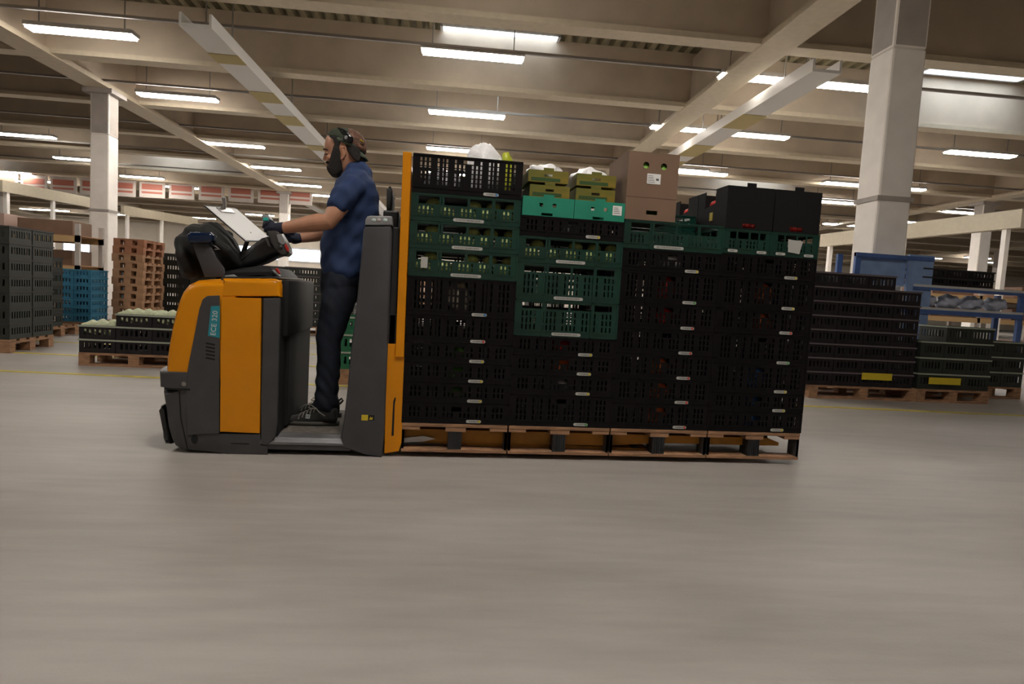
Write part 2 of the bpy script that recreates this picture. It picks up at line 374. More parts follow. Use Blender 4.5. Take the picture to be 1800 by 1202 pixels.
for i, (x, y) in enumerate(seen):
    if i < 6: lb = 'long bright ceiling lamp, %s from the camera in the row above the rider' % words_row[i]
    elif i == 6: lb = 'long ceiling lamp just below the bright skylight'
    elif i == 7: lb = 'long ceiling lamp above the tall yellow load guard, under the skylight'
    elif i == 8: lb = 'ceiling lamp crossing the white tray, left one of the upper pair by the white column'
    elif i == 9: lb = 'ceiling lamp beside the white column, right one of the upper pair'
    elif i == 10: lb = 'ceiling lamp over the black fruit boxes, left one of the lower pair'
    elif i == 11: lb = 'ceiling lamp over the black fruit boxes, right one of the lower pair'
    elif i == 12: lb = 'ceiling lamp showing just right of the tall brown carton'
    elif i == 13: lb = 'long ceiling lamp right of the white column, near the picture edge'
    else: lb = 'added ceiling lamp far down the hall, brightening the end wall'
    lamp(x, y, lb, 'distant ceiling lamps' if i > 13 else 'ceiling lamps over the aisle')
for x, y in grid: lamp(x, y, 'added ceiling lamp far down the hall, brightening the end wall', 'distant ceiling lamps')
for x, y in deep: lamp(x, y, 'added ceiling lamp far down the hall, brightening the end wall', 'distant ceiling lamps')
for x, y in over: lamp(x, y, 'unseen ceiling lamp added above the driving aisle to light the floor', 'lamps added above the aisle')
for x, y in rear: lamp(x, y, 'ceiling lamp over the aisle behind the photographer', 'lamps behind the photographer', True)

# pale suspended trays with yellow placards
def tray(name, x, y0, y1, z, label, cards):
    o = empty(name, hall(x, y0, z), BR)
    tag(o, label, 'cable tray')
    L = y1-y0
    bm = bmesh.new(); box(bm, (-.26, 0, 0), (.26, L, .05)); box(bm, (-.26, 0, .05), (-.22, L, .22)); box(bm, (.22, 0, .05), (.26, L, .22))
    link('trough', mesh('trough', bm, 'traym'), o)
    k = 1.0
    while k < L:
        obox('hanger', (-.24, k, .2), (-.22, k+.03, 1.6), 'steel', o); obox('hanger', (.22, k, .2), (.24, k+.03, 1.6), 'steel', o); k += 4
    for c, w in cards:
        obox('placard', (-.27, c, -.012), (.27, c+w, -.002), 'ysign2', o)
M['ysign2'] = mat('pale_yellow_placard', (0.50, 0.40, 0.17), 0.6)
tray('cable_tray', -4.25, 7.2, 34, 5.0, 'pale suspended tray with yellow placards slanting down towards the rider', [(1.2, .5), (3.4, .8), (5.3, .9), (8.5, .7), (11, 1), (15, .8), (19, 1)])
tray('cable_tray', 6.35, 6.7, 34, 5.0, 'pale suspended tray with yellow placards between carton and white column', [(2.6, 1.1), (5.4, 1.3), (7.4, .8), (11, 1), (15, 1)])
# low cream bands (lintels of the loading gates) in the distance
for (a, b), z in ((((0, 336), (170, 367)), 3.6), (((215, 377), (345, 397)), 3.6), (((1445, 434), (1800, 400)), 3.1)):
    p = at_z(*a, z); q = at_z(*b, z)
    d = (q-p); ang = math.atan2(d.y, d.x); L = d.length
    bm = bmesh.new(); box(bm, (0, -.1, 0), (L, .1, .42))
    o = link('gantry_beam', mesh('gantry_beam', bm, 'cream'), None, p); o.rotation_euler = (0, 0, ang)
    tag(o, {336: 'cream painted gantry beam at upper end of the dark crate stacks', 377: 'short cream gantry beam behind the clipboard', 434: 'cream gantry beam running behind the white column'}[a[1]], 'beam')
    for t in (0.06, .5, .94):
        bm = bmesh.new(); box(bm, (L*t-.06, -.06, -z), (L*t+.06, .06, 0)); link('post', mesh('post', bm, 'column'), o)
# hanging red and white boards
for i in range(11):
    p = far_pt(8+i*52, 306+i*2.6, 30.0)
    o = empty('hanging_sign', hall(p.x, 30.0, p.z-.4), BR)
    tag(o, 'red and white hanging sign board, %s from the left end of its row' % (COLN+['eighth', 'ninth', 'tenth', 'eleventh'])[i], 'sign', 'row of hanging sign boards')
    obox('board', (-.62, -.03, -.42), (.62, .03, .42), 'signw', o)
    obox('red_stripe', (-.5, -.04, -.02), (.5, -.03, .26), 'signr', o); obox('red_stripe', (-.5, -.04, -.22), (.5, -.03, -.12), 'signr', o)
    obox('hanger', (-.5, -.01, .42), (-.48, .01, 2.0), 'steel', o); obox('hanger', (.48, -.01, .42), (.5, .01, 2.0), 'steel', o)
# floor tape
def tape(name, x0, x1, y, w=.075):
    bm = bmesh.new(); box(bm, (x0, y-w/2, 0.0005), (x1, y+w/2, .003)); o = hobj(name, bm, 'tape'); tag(o, kind='structure')
tape('floor_marking', -14, 12, 1.98); 
for y in (3.25, 4.45, 5.9): tape('floor_marking', -14, 2.5, y)
bm = bmesh.new(); box(bm, (-2.2, 2.05, .0005), (-.2, 3.15, .0025)); tag(hobj('floor_marking', bm, 'tape2' if False else 'tape'), kind='structure') if False else bm.free()
# ---------------------------------------------------------------- crates
def wall(bm, O, U, V, N, us, vs, hole, t=.004):
    O, U, V, N = Vector(O), Vector(U), Vector(V), Vector(N)
    cf, cb = {}, {}
    def vf(i, j):
        if (i, j) not in cf: cf[i, j] = bm.verts.new(O+U*us[i]+V*vs[j])
        return cf[i, j]
    def vb(i, j):
        if (i, j) not in cb: cb[i, j] = bm.verts.new(O+U*us[i]+V*vs[j]-N*t)
        return cb[i, j]
    nu, nv = len(us)-1, len(vs)-1
    H = lambda i, j: not (0 <= i < nu and 0 <= j < nv) or hole(i, j)
    for i in range(nu):
        for j in range(nv):
            if H(i, j): continue
            bm.faces.new((vf(i, j), vf(i+1, j), vf(i+1, j+1), vf(i, j+1)))
            bm.faces.new((vb(i, j), vb(i, j+1), vb(i+1, j+1), vb(i+1, j)))
            for di, dj, a, b in ((-1, 0, (i, j+1), (i, j)), (1, 0, (i+1, j), (i+1, j+1)), (0, -1, (i, j), (i+1, j)), (0, 1, (i+1, j+1), (i, j+1))):
                if H(i+di, j+dj): bm.faces.new((vf(*a), vb(*a), vb(*b), vf(*b)))
def slots(n, L, m, s):                      # n slots over length L with margins m and slot share s
    e = [0.0]; p = (L-2*m)/n
    for k in range(n): e += [m+k*p+p*(1-s)/2, m+k*p+p*(1+s)/2]
    return e+[L]
CR = {}
def crate_mesh(H, style, L=.594, Wd=.394):
    key = (round(H, 3), style, L, Wd)
    if key in CR: return CR[key]
    bm = bmesh.new()
    a, b = L/2, Wd/2
    base = .032; rim = .016
    for side in range(4):
        ln = L if side % 2 == 0 else Wd
        n = max(5, int(ln/.025))
        n += (n+1) % 2
        us = slots(n, ln, .03, .42)
        if style == 'green': 
            nr = 2 if H < .18 else 3
            v0, v1 = base, H*(.56 if H < .18 else .72)
        elif style == 'tall': nr = 6; v0, v1 = base+.012, H-rim
        else: nr = 2 if H < .13 else (3 if H < .17 else 4); v0, v1 = base, H-rim
        vs = [0.0]
        for k in range(nr):
            q = (v1-v0)/nr; vs += [v0+q*k+q*.12, v0+q*k+q*.88]
        if style == 'green': vs += [v1+.008, H-rim]
        vs.append(H)
        c0, c1 = n//2-1, n//2+1
        last = len(vs)-2
        def hole(i, j, n=n, vs=vs, c0=c0, c1=c1, last=last):
            inslot = i % 2 == 1
            k = i//2
            if style == 'green':
                if j == last-1: return 0 < i < 2*n and (k % 6 != 0 or not i % 2 == 0) and not (k % 6 == 0 and i % 2 == 0)
                return inslot and j % 2 == 1 and j < last-1 and (k % 5 != 4)
            if j == last-1 and j % 2 == 1 and 2*c0+1 <= i <= 2*c1+1: return True   # hand hole
            return inslot and j % 2 == 1 and j < last and (j != last-1 or abs(k-n//2) > 2) and not (k % 4 == 3)
        cfg = [((-a, -b, 0), (1, 0, 0), (0, -1, 0)), ((a, -b, 0), (0, 1, 0), (1, 0, 0)), ((a, b, 0), (-1, 0, 0), (0, 1, 0)), ((-a, b, 0), (0, -1, 0), (-1, 0, 0))][side]
        wall(bm, cfg[0], cfg[1], (0, 0, 1), cfg[2], us, vs, hole)
    box(bm, (-a+.004, -b+.004, .004), (a-.004, b-.004, .010))
    e = .0028
    for z0, z1 in ((0, .006), (base-.006, base), (H-.010, H-.002)):           # rims standing proud
        box(bm, (-a-e, -b-e, z0), (a+e, -b, z1)); box(bm, (-a-e, b, z0), (a+e, b+e, z1))
        box(bm, (-a-e, -b, z0), (-a, b, z1)); box(bm, (a, -b, z0), (a+e, b, z1))
    for x in (-a-e, -a*.5, a*.5-.01, a-.007): box(bm, (x, -b-e, 0), (x+.01, -b, H-.002)); box(bm, (x, b, 0), (x+.01, b+e, H-.002))
    me = mesh('crate', bm, 'greencr' if style == 'green' else 'blackcr', recalc=False)
    CR[key] = me
    return me
def label_mesh(w, h, tip):
    key = ('lab', w, tip)
    if key in CR: return CR[key]
    bm = bmesh.new(); N = 10; pts = []
    for k in range(N+1): t = -math.pi/2+math.pi*k/N; pts.append((w/2-h/2+h/2*math.cos(t), h/2*math.sin(t)))
    for k in range(N+1): t = math.pi/2+math.pi*k/N; pts.append((-w/2+h/2+h/2*math.cos(t), h/2*math.sin(t)))
    prism(bm, pts, -.0015, 0)
    x = -w/2+h*.9; r = random.Random(int(w*1000))
    while x < w/2-h*1.2:
        d = r.choice((.0015, .0025, .004)); box(bm, (x, -.0018, -h*.22), (x+d, -.0014, h*.22), 1); x += d+r.choice((.002, .003))
    if tip: box(bm, (w/2-h*.95, -.0019, -h*.42), (w/2-h*.3, -.0014, h*.42), 2)
    me = mesh('barcode_label', bm, ['labelw', 'labelk', 'tip_'+tip if tip else 'labelk'])
    CR[key] = me
    return me
M['labelw'] = mat('label_paper', (0.42, 0.42, 0.40), 0.6); M['labelk'] = mat('label_ink', (0.10, 0.10, 0.10), 0.7)
M['tip_yellow'] = mat('tip_yellow', (.5, .4, .03), .6); M['tip_red'] = mat('tip_red', (.5, .05, .03), .6)
M['tip_blue'] = mat('tip_blue', (.05, .2, .45), .6); M['tip_green'] = mat('tip_green', (.08, .3, .08), .6)
def bag_mesh(seed, w, d, h, m):
    key = ('bag', seed, w, d, h, m)
    if key in CR: return CR[key]
    bm = bmesh.new(); ellipsoid(bm, (0, 0, h/2), (w/2, d/2, h/2), u=18, v=12)
    r = random.Random(seed); ph = [r.uniform(0, 6) for _ in range(6)]
    for v in bm.verts:
        c = v.co; k = 1+.16*math.sin(c.x*60+ph[0])*math.sin(c.y*50+ph[1])+.12*math.sin(c.z*70+ph[2]+c.x*40)
        v.co.x *= k; v.co.y *= k; v.co.z = max(0, h/2+(v.co.z-h/2)*k)
    me = mesh('bag', bm, m, True); CR[key] = me
    return me
STK = [  # left edge X, bounds, styles, label X, label tips, bag colours
 (0.0, [.195, .311, .424, .536, .648, .797, 1.009, 1.16, 1.309, 1.459, 1.667], 'bbbbbbgggt', .40, ['yellow', 'yellow', 'yellow', 'yellow', 'red', 'blue', '', '', '', 'blue'], ['', 'darkveg', 'darkveg', 'darkveg', '', 'pale', '', '', '', '']),
 (0.6, [.195, .374, .489, .600, .711, .915, 1.12, 1.269, 1.38], 'bbbbgggb', .42, ['green', 'yellow', 'yellow', 'yellow', '', '', '', 'yellow'], ['', 'bagw2', 'orange', 'red', '', '', '', 'bagw2']),
 (1.2, [.1955, .344, .488, .636, .782, .931, 1.112, 1.239, 1.401], 'bbbbbbbg', .42, ['red', 'red', 'red', 'red', 'red', 'green', 'yellow', ''], ['orange', 'orange', 'orange', '', 'red', 'red', 'bagw', '']),
 (1.8, [.1955, .314, .429, .604, .784, .93, 1.112, 1.249, 1.392], 'bbbbbbbG', .44, ['yellow', 'yellow', 'yellow', 'green', 'red', 'yellow', 'yellow', ''], ['blue', 'blue', 'blue', '', 'orange', 'orange', '', ''])]
M['darkveg'] = mat('green_vegetable', (.05, .13, .02), .5, var=.4, scale=30); M['pale'] = mat('cream_package', (.5, .45, .35), .5); M['bagw2'] = mat('clear_bag', (.25, .25, .28), .2, var=.5, scale=30)
SN = ['stack beside the yellow guard', 'stack under the teal trays', 'stack under the tall brown carton', 'rearmost stack of the load']
CN = {'darkveg': 'dark green vegetable', 'pale': 'cream package', 'bagw2': 'clear glinting bag', 'bagw': 'white printed bag', 'orange': 'orange bag', 'red': 'red bag', 'blue': 'blue bag'}
for si, (sx, zb, st, lx, tips, bags) in enumerate(STK):
    n = len(st)
    for i, s in enumerate(st):
        H = zb[i+1]-zb[i]-.001; z = zb[i]
        style = {'b': 'black', 'g': 'green', 't': 'tall', 'G': 'green'}[s]
        halves = [(sx+.3, .594)] if s != 'G' else [(sx+.15, .294), (sx+.45, .294)]
        for hi, (cx, L) in enumerate(halves):
            me = crate_mesh(H, style, L)
            o = link('crate', me, None, (cx, -.2, z))
            pos = 'topmost' if i == n-1 else ORD[i]
            if s == 'G': lab = 'small green crate with torn white note under the rear corner carton' if hi else 'small green crate without a note, left of the one with a note'
            elif s == 't': lab = 'tall black see-through crate on top of the '+SN[si]
            elif s == 'g' and si == 2: lab = 'green slatted crate under the tall brown carton, light showing through'
            else: lab = '%s plastic crate, %s in the %s' % ('green' if style == 'green' else 'black', pos, SN[si])
            tag(o, lab, 'crate', 'crates in the near row of the load')
            if s == 'G':
                for dx in (-.09, .09): link('barcode_label', label_mesh(.062, .016, ''), o, (dx, -.2005, .016))
                if hi:
                    bm = bmesh.new(); prism(bm, [(-.045, .03), (.028, .022), (.045, .098), (-.05, .104)], -.2045, -.2025)
                    link('note', mesh('note', bm, 'labelw'), o)
            else:
                w, x = (.17, .315-.3) if style == 'green' else (.085, lx-.3)
                if style == 'green' and si == 1: x = .0
                if style == 'green' and si == 2: x, w = -.03, .18
                if s == 't': x = .13
                link('barcode_label', label_mesh(w, .0175, tips[i]), o, (x, -.2005, .016))
            # crate of the far row behind it
            far = link('crate', me, None, (cx, .2, z)); far.rotation_euler = (0, 0, math.pi)
            tag(far, 'crate in the far row, hidden behind the near crates of the load' if s != 't' else 'tall black crate behind the topmost see-through crate', 'crate', 'crates in the far row of the load')
        if bags[i]:
            hh = H-.022
            o = link('grocery_bag', bag_mesh(i+si*20, .15, .11, hh, bags[i]), None, (sx+.3+random.uniform(-.02, .02), -.315, z+.0105))
            tag(o, '%s in the %s black crate, %s' % (CN[bags[i]], ORD[i] if i < n-1 else 'topmost', SN[si]), 'bag', 'goods inside the black crates')
# melons in the open green crates
def melon_mesh():
    bm = bmesh.new(); ellipsoid(bm, (0, 0, 0), (.052, .045, .043), u=20, v=12)
    for v in bm.verts:
        an = math.atan2(v.co.y, v.co.z); k = 1+.02*math.cos(10*an); v.co.y *= k; v.co.z *= k
    return mesh('melon', bm, 'melon', True)
MEL = melon_mesh()
for si, i, zz in ((0, 6, STK[0][1][6]), (0, 7, STK[0][1][7]), (0, 8, STK[0][1][8]), (1, 6, STK[1][1][6])):
    for k in range(5):
        H = STK[si][1][i+1]-zz
        o = link('melon', MEL, None, (STK[si][0]+.075+k*.112+random.uniform(-.006, .006), -.335, zz+.010+.0435))
        if H > .12: o.location.z += random.uniform(0.02, .04)*0+.0
        o.rotation_euler = (0, random.uniform(-.05, .05), random.uniform(-.2, .2))
        tag(o, '%s melon from left in the %s green crate, %s' % (COLN[k], {(0, 6): 'lowest', (0, 7): 'middle', (0, 8): 'uppermost', (1, 6): 'uppermost'}[(si, i)], SN[si]), 'melon', 'melons in the green crates')
        o2 = link('melon', MEL, None, (o.location.x+.01, -.245, zz+.0535)); tag(o2, 'pale melon in the second row inside a green crate', 'melon', 'melons behind the front row')
        if k % 2 == 0 or k == 3:
            o3 = link('melon', MEL, None, (o.location.x+.045, -.29, zz+.010+.0435+.055)); tag(o3, 'upper-layer melon %s in the %s green crate, %s' % (['at left', '', 'at middle', 'right of middle', 'at right'][k], {(0, 6): 'lowest', (0, 7): 'middle', (0, 8): 'uppermost', (1, 6): 'uppermost'}[(si, i)], SN[si]), 'melon', 'melons in the green crates')
            o3.scale = (.8, .8, .72)
# bags in the tall top crate
for x, y, w, h, m, lb in ((.16, -.2, .2, .15, 'bagw2', 'clear bag glinting inside the tall top crate at left'), (.40, -.22, .22, .318, 'bagw', 'crumpled white bag peaking out of the tall top crate'), (.52, -.28, .07, .285, 'lime', 'small lime green bag sticking up out of the tall top crate')):
    o = link('plastic_bag', bag_mesh(int(x*100), w, w*.8, h, m), None, (x, y, 1.459+.0105)); tag(o, lb, 'bag')
# white paper tag on the lowest open green crate
link('note', (lambda bm: (box(bm, (-.018, -.0015, -.03), (.018, 0, .03)), mesh('note', bm, 'labelw'))[1])(bmesh.new()), [o for o in COL.objects if o.get('label', '').startswith('green plastic crate, seventh from bottom in the stack beside')][0], (-.215, -.2035, .075))

# ---------------------------------------------------------------- half pallets
def half_pallet(x0, z0=.03):
    o = empty('half_pallet', (x0, 0, z0)); H = .165
    for k in range(6): 
        y = -.4+k*.142
        obox('plank', (.004, y, H-.021), (.596, y+.09, H-.001), 'wood', o, .002)
    for k, x in enumerate((.004, .25, .495)):
        if k == 1: obox('stringer', (.245, -.398, H-.047), (.36, .4, H-.0215), 'wood', o, .002)
        else: obox('stringer', (x, -.398, H-.04), (x+.1, .4, H-.0215), 'wood', o, .002)
    for y in (-.4, -.05, .3):
        obox('skid', (.004, y, 0), (.596, y+.1, .018), 'wood', o, .002)
        bm = bmesh.new()                    # ribbed plastic centre block
        box(bm, (.262, y+.004, .0185), (.338, y+.096, H-.0475))
        for k in range(6): box(bm, (.264+k*.013, y-.001, .0185), (.270+k*.013, y+.004, H-.0475))
        link('block', mesh('block', bm, 'dark'), o)
        for x in (.006, .582):
            bm = bmesh.new(); box(bm, (x, y+.002, .0185), (x+.012, y+.098, H-.041)); box(bm, (x-.0, y+.002, .0185), (x+.012, y+.008, H-.041)); link('corner_plate', mesh('corner_plate', bm, 'footm'), o)
    return o
M['footm'] = mat('galvanised_foot', (0.09, 0.095, 0.10), 0.5, 0.5)
PN = ['wooden half pallet nearest the yellow guard', 'wooden half pallet, second from the yellow guard, under the stack with teal trays', 'wooden half pallet under the stack with the tall brown carton', 'wooden half pallet at the rear end of the load, sagging planks']
for k in range(4): tag(half_pallet(k*.6), PN[k], 'pallet', 'half pallets carried on the forks')

# ---------------------------------------------------------------- cartons and trays on top
def tray_open(name, w, d, h, m, lab, loc, tabs=True, holes=(), slot=None, rz=0, low=None, group=None):
    """open cardboard tray: floor, four sides, raised tabs and punched holes"""
    o = empty(name, loc, rz); tag(o, lab, 'box', group)
    bm = bmesh.new(); t = .004; a, b = w/2, d/2
    us = sorted({0, w} | {v for hx, hz, r in holes for v in (hx-r, hx+r)} | ({slot[0]-slot[2], slot[0]+slot[2]} if slot else set()))
    vs = sorted({0, h} | {v for hx, hz, r in holes for v in (hz-r, hz+r)} | ({slot[1]-slot[3], slot[1]+slot[3]} if slot else set()))
    def hole(i, j):
        cx, cz = (us[i]+us[i+1])/2, (vs[j]+vs[j+1])/2
        return any(abs(cx-hx) < r and abs(cz-hz) < r for hx, hz, r in holes) or (slot is not None and abs(cx-slot[0]) < slot[2] and abs(cz-slot[1]) < slot[3])
    wall(bm, (-a, -b, 0), (1, 0, 0), (0, 0, 1), (0, -1, 0), us, vs, hole, t)
    box(bm, (-a, b-t, 0), (a, b, h)); box(bm, (-a, -b+t, 0), (-a+t, b-t, low or h)); box(bm, (a-t, -b+t, 0), (a, b-t, low or h)); box(bm, (-a+t, -b+t, 0), (a-t, b-t, t))
    link('tray_wall', mesh('tray_wall', bm, m, recalc=False), o)
    if tabs:
        for y in (-b, b-t): obox('tab', (-.03, y, h-.001), (.03, y+t, h+.014), m, o)
    if low:
        for x in (-a, a-t):
            for y in (-b+t, b-t-.07): obox('corner_riser', (x, y, low), (x+t, y+.07, h), m, o)
    return o
zt = 1.381
for k, lb in enumerate(('teal cardboard tray, left one, under the olive fruit boxes', 'teal cardboard tray with a white label at its right end')):
    for fr, y in enumerate((-.2, .2)):
        t = tray_open('fruit_tray', .292, .39, .105, 'tealcard', lb if not fr else 'teal cardboard tray in the far row, hidden by the near trays', (.755+k*.295, y, zt), True, ((.105, .062, .010), (.18, .062, .010)), (.14, .010, .032, .008), group='teal trays')
        if k == 1 and not fr:
            obox('address_label', (.075, -.1965, .035), (.128, -.195, .088), 'white', t)
            for q in range(4): obox('print_line', (.082, -.1972, .045+q*.010), (.118-q*.004, -.1964, .048+q*.010), 'labelk', t)
for k, x in enumerate((.775, 1.045)):
    for lv in range(2):
        z = zt+.1195+lv*.083
        dx = (-.012 if k == 0 else 0)*lv
        t = tray_open('fruit_tray', .232, .30, .068, 'olive', '%s olive printed cardboard fruit tray of the %s pair' % (('lower', 'upper')[lv], ('left', 'right')[k]), (x+dx, -.15+.0, z), True, (), (.116, .04, .024, .007), group='olive fruit trays')
        obox('printed_panel', (-.10, -.1508, .006), (.07, -.1503, .026), 'greenprint' if True else '', t)
        if lv == 1:
            b = link('plastic_bag', bag_mesh(50+k, .21, .24, .125, 'bagw'), None, (x+dx, -.13, z+.005)); tag(b, 'white crumpled plastic liner rising out of the upper %s olive tray' % ('left', 'right')[k], 'bag')
        else:
            b = link('plastic_bag', bag_mesh(60+k, .20, .24, .060, 'bagw'), None, (x+dx, -.13, z+.005)); tag(b, 'white plastic liner inside the lower %s olive tray' % ('left', 'right')[k], 'bag')
# tall brown carton with two round holes and a hand slot
def tall_carton():
    o = empty('tall_carton', (1.348, -.205, 1.402)); tag(o, 'tall plain brown cardboard carton with two round holes, address label and hand slot', 'box')
    w, d, h = .30, .38, .375; a, b = w/2, d/2; t = .005
    bm = bmesh.new()
    # front wall with true round holes: ring faces between hole and square cell
    us = [0, .075, .135, .165, .225, w]; vs = [0, .03, .062, h-.105, h-.045, h]
    def hole(i, j): return (j == 3+0 and i in (1, 3)) or (j == 1 and i in (2,)) or (j == 1 and i in ())
    us2 = [0, .078, .122, .188, .232, w]
    def hl(i, j): return (j == 3 and i in (1, 3)) or (j == 1 and i == 2)
    us2 = [0, .078, .122, .188, .232, w]
    us3 = [0, .085, .125, .19, .23, w]
    vs3 = [0, .033, .056, h-.088, h-.048, h]
    wall(bm, (-a, -b, 0), (1, 0, 0), (0, 0, 1), (0, -1, 0), us3, vs3, hl, t)
    for i in (1, 3):
        cx = -a+(us3[i]+us3[i+1])/2; cz = (vs3[3]+vs3[4])/2; r = (us3[2]-us3[1])/2
        n = 24; sq = []; ci = []
        for k in range(n):
            an = 2*math.pi*k/n; c, s = math.cos(an), math.sin(an); m_ = max(abs(c), abs(s))
            sq.append((cx+c/m_*r, cz+s/m_*r)); ci.append((cx+c*r*.93, cz+s*r*.93))
        for y in (-b, -b+t):
            A = [bm.verts.new((p[0], y, p[1])) for p in sq]; B = [bm.verts.new((p[0], y, p[1])) for p in ci]
            for k in range(n): bm.faces.new((A[k], A[(k+1) % n], B[(k+1) % n], B[k]))
    box(bm, (-a, b-t, 0), (a, b, h)); box(bm, (-a, -b+t, 0), (-a+t, b-t, h)); box(bm, (a-t, -b+t, 0), (a, b-t, h)); box(bm, (-a, -b, h-.001), (a, b, h+t-.001)); box(bm, (-a+t, -b+t, 0), (a-t, b-t, t))
    link('carton_body', mesh('carton_body', bm, 'card', recalc=False), o)
    obox('lid_seam', (-a-.001, -b-.0012, .128), (a+.001, -b-.0002, .1305), 'cardd', o)
    l = obox('address_label', (-.035, -b-.0016, .205), (.045, -b-.0004, .262), 'white', o)
    for q in range(5): obox('print_line', (-.03, -b-.0022, .213+q*.009), (.012-q*.003, -b-.0015, .2155+q*.009), 'labelk', o)
    obox('print_block', (.018, -b-.0022, .225), (.034, -b-.0015, .237), 'labelk', o)
    for x, lb in ((-.045, 'left'), (.06, 'right')):
        c = link('cabbage', CABB, None, (1.348+x, -.333, 1.402+.285)); 
        tag(c, 'green vegetable showing through the %s round hole of the brown carton' % lb, 'vegetable', 'vegetables in the brown carton')
    for k in range(6):
        c = link('cabbage', CABB, None, (1.348-.062+(k % 2)*.12, -.20, 1.402+.06+(k//2)*.085)); tag(c, 'green vegetable hidden inside the brown carton', 'vegetable', 'hidden vegetables in the brown carton')
    return o
M['cardd'] = mat('cardboard_edge', (0.22, 0.13, 0.08), 0.9)
M['cabbage'] = mat('green_leaf_skin', (.22, .45, .05), .5, var=.3, scale=40)
bm = bmesh.new(); ellipsoid(bm, (0, 0, 0), (.052, .055, .05), u=18, v=12)
for v in bm.verts: v.co *= 1+.04*math.sin(v.co.x*90)*math.sin(v.co.z*80)
CABB = mesh('cabbage', bm, 'cabbage', True)
tall_carton()
# black fruit cartons on the rear stack, with cut-down sides showing red fruit
TOM = None
bm = bmesh.new(); ellipsoid(bm, (0, 0, 0), (.035, .035, .03), u=14, v=10); TOM = mesh('tomato', bm, 'red', True)
def black_carton(loc, lab, sticker=None, frontslot=True, w=.292, h=.245, group='black fruit cartons'):
    o = empty('fruit_carton', loc); tag(o, lab, 'box', group)
    d = .392; a, b = w/2, d/2; t = .005
    bm = bmesh.new()
    wall(bm, (-a, -b, 0), (1, 0, 0), (0, 0, 1), (0, -1, 0), [0, w/2-.04, w/2+.04, w], [0, .008, .034, h], lambda i, j: frontslot and i == 1 and j == 1, t)
    wall(bm, (a, b, 0), (-1, 0, 0), (0, 0, 1), (0, 1, 0), [0, w], [0, h], lambda i, j: False, t)
    for x in (-a, a-t):                      # side walls dip in the middle
        prof = [(-b+t, 0), (b-t, 0), (b-t, h), (b-.10, h), (b-.10, h*.58), (-b+.15, h*.66), (-b+.15, h), (-b+t, h)]
        A = [bm.verts.new((x, p[0], p[1])) for p in prof]; B = [bm.verts.new((x+t, p[0], p[1])) for p in prof]
        bm.faces.new(A); bm.faces.new(B[::-1])
        for i in range(len(prof)): bm.faces.new((A[i], B[i], B[(i+1) % 8], A[(i+1) % 8]))
    box(bm, (-a+t, -b+t, 0), (a-t, b-t, t))
    link('carton_wall', mesh('carton_wall', bm, 'blackcard'), o)
    obox('inner_tray', (-a+.012, -b+.02, .13), (a-.012, b-.02, .136), 'red', o)
    for y in (-b, b-t): obox('tab', (-.028, y, h-.001), (.028, y+t, h+.022), 'blackcard', o)
    if sticker: obox('sticker', (-a-.0015, -.02, .06), (-a-.0003, .02, .11), sticker, o)
    return o
zc = 1.393
for (x, y, lb, stk) in ((1.95, -.2, 'large black carton next to the green top crate', 'ysign'), (2.25, -.2, 'large black carton at the rear upper corner', None),
                        (1.95, .2, 'black fruit carton with orange sticker', 'orange'), (2.25, .2, 'black fruit carton behind the rear corner one', None)):
    black_carton((x, y, zc), lb, stk)
    for i in range(3):
        for j in range(2):
            c = link('tomato', TOM, None, (x-.09+i*.08, y-.06+j*.13, zc+.136+.0295)); tag(c, 'red fruit lying in the %s' % lb, 'fruit', 'red fruit in the '+lb)
        c = link('tomato', TOM, None, (x-.04+i*.04, y-.155, zc+.005+.03)); tag(c, 'red fruit at the foot of the %s' % lb, 'fruit', 'low red fruit in the '+lb)
# small green crate of the far row showing beside the carton
o = link('crate', crate_mesh(.10, 'green', .294), None, (1.645, .2, 1.4015)); tag(o, 'small light-struck green crate in the far row, seen right of the brown carton', 'crate')
# ---------------------------------------------------------------- the truck
YN = -.41
M['grey2'] = mat('post_grey', (0.050, 0.049, 0.055), 0.5, var=0.12, scale=7, bump=0.06); M['dark2'] = mat('charcoal_plastic', (0.045, 0.043, 0.042), 0.4)
M['keylight'] = mat('pale_key', (0.5, 0.62, 0.6), 0.4); M['keymid'] = mat('pink_key', (0.45, 0.4, 0.4), 0.4)
T = empty('pallet_truck', (0, 0, 0)); tag(T, 'yellow and grey ride-on pallet truck with long forks under the load', 'truck')
def part(name, bm, m, parent=T, smooth=False, recalc=True): return link(name, mesh(name, bm, m, smooth, recalc), parent)
def autosmooth(o, ang=.6):
    me = o.data
    for p in me.polygons: p.use_smooth = True
    b = bmesh.new(); b.from_mesh(me)
    for e in b.edges:
        if len(e.link_faces) == 2 and e.calc_face_angle(0) > ang: e.smooth = False
    b.to_mesh(me); b.free(); return o
# yellow cowl: rounded towards front, top and both sides
P = px([(284, 652), (285, 632), (289, 604), (294, 576), (300, 550), (307, 527), (314, 511), (324, 499), (338, 492), (360, 489.5), (388, 489)], YN)
cowl = P + [(P[-1][0]+.10, P[-1][1]-.005), (P[-1][0]+.10, P[0][1]-.03), (P[0][0]+.006, P[0][1]-.03)]
bm = bmesh.new(); pillow(bm, cowl, YN, -YN, .045, [1]*10+[1, 1, 0, 0], 8, Ry=.13)
autosmooth(part('cowl', bm, 'yellow'))
P = px([(390, 489), (470, 489), (484, 490), (490, 494), (492.5, 501), (493, 522), (390, 521)], YN)
bm = bmesh.new(); pillow(bm, P, YN-.003, -YN+.003, .035, [1, 1, 1, 1, 1, .3, .2], 6); autosmooth(part('hood', bm, 'yellow'))
P = px([(380, 497), (384, 489), (389, 487), (480, 487), (488, 490), (470, 497), (388, 497)], YN)
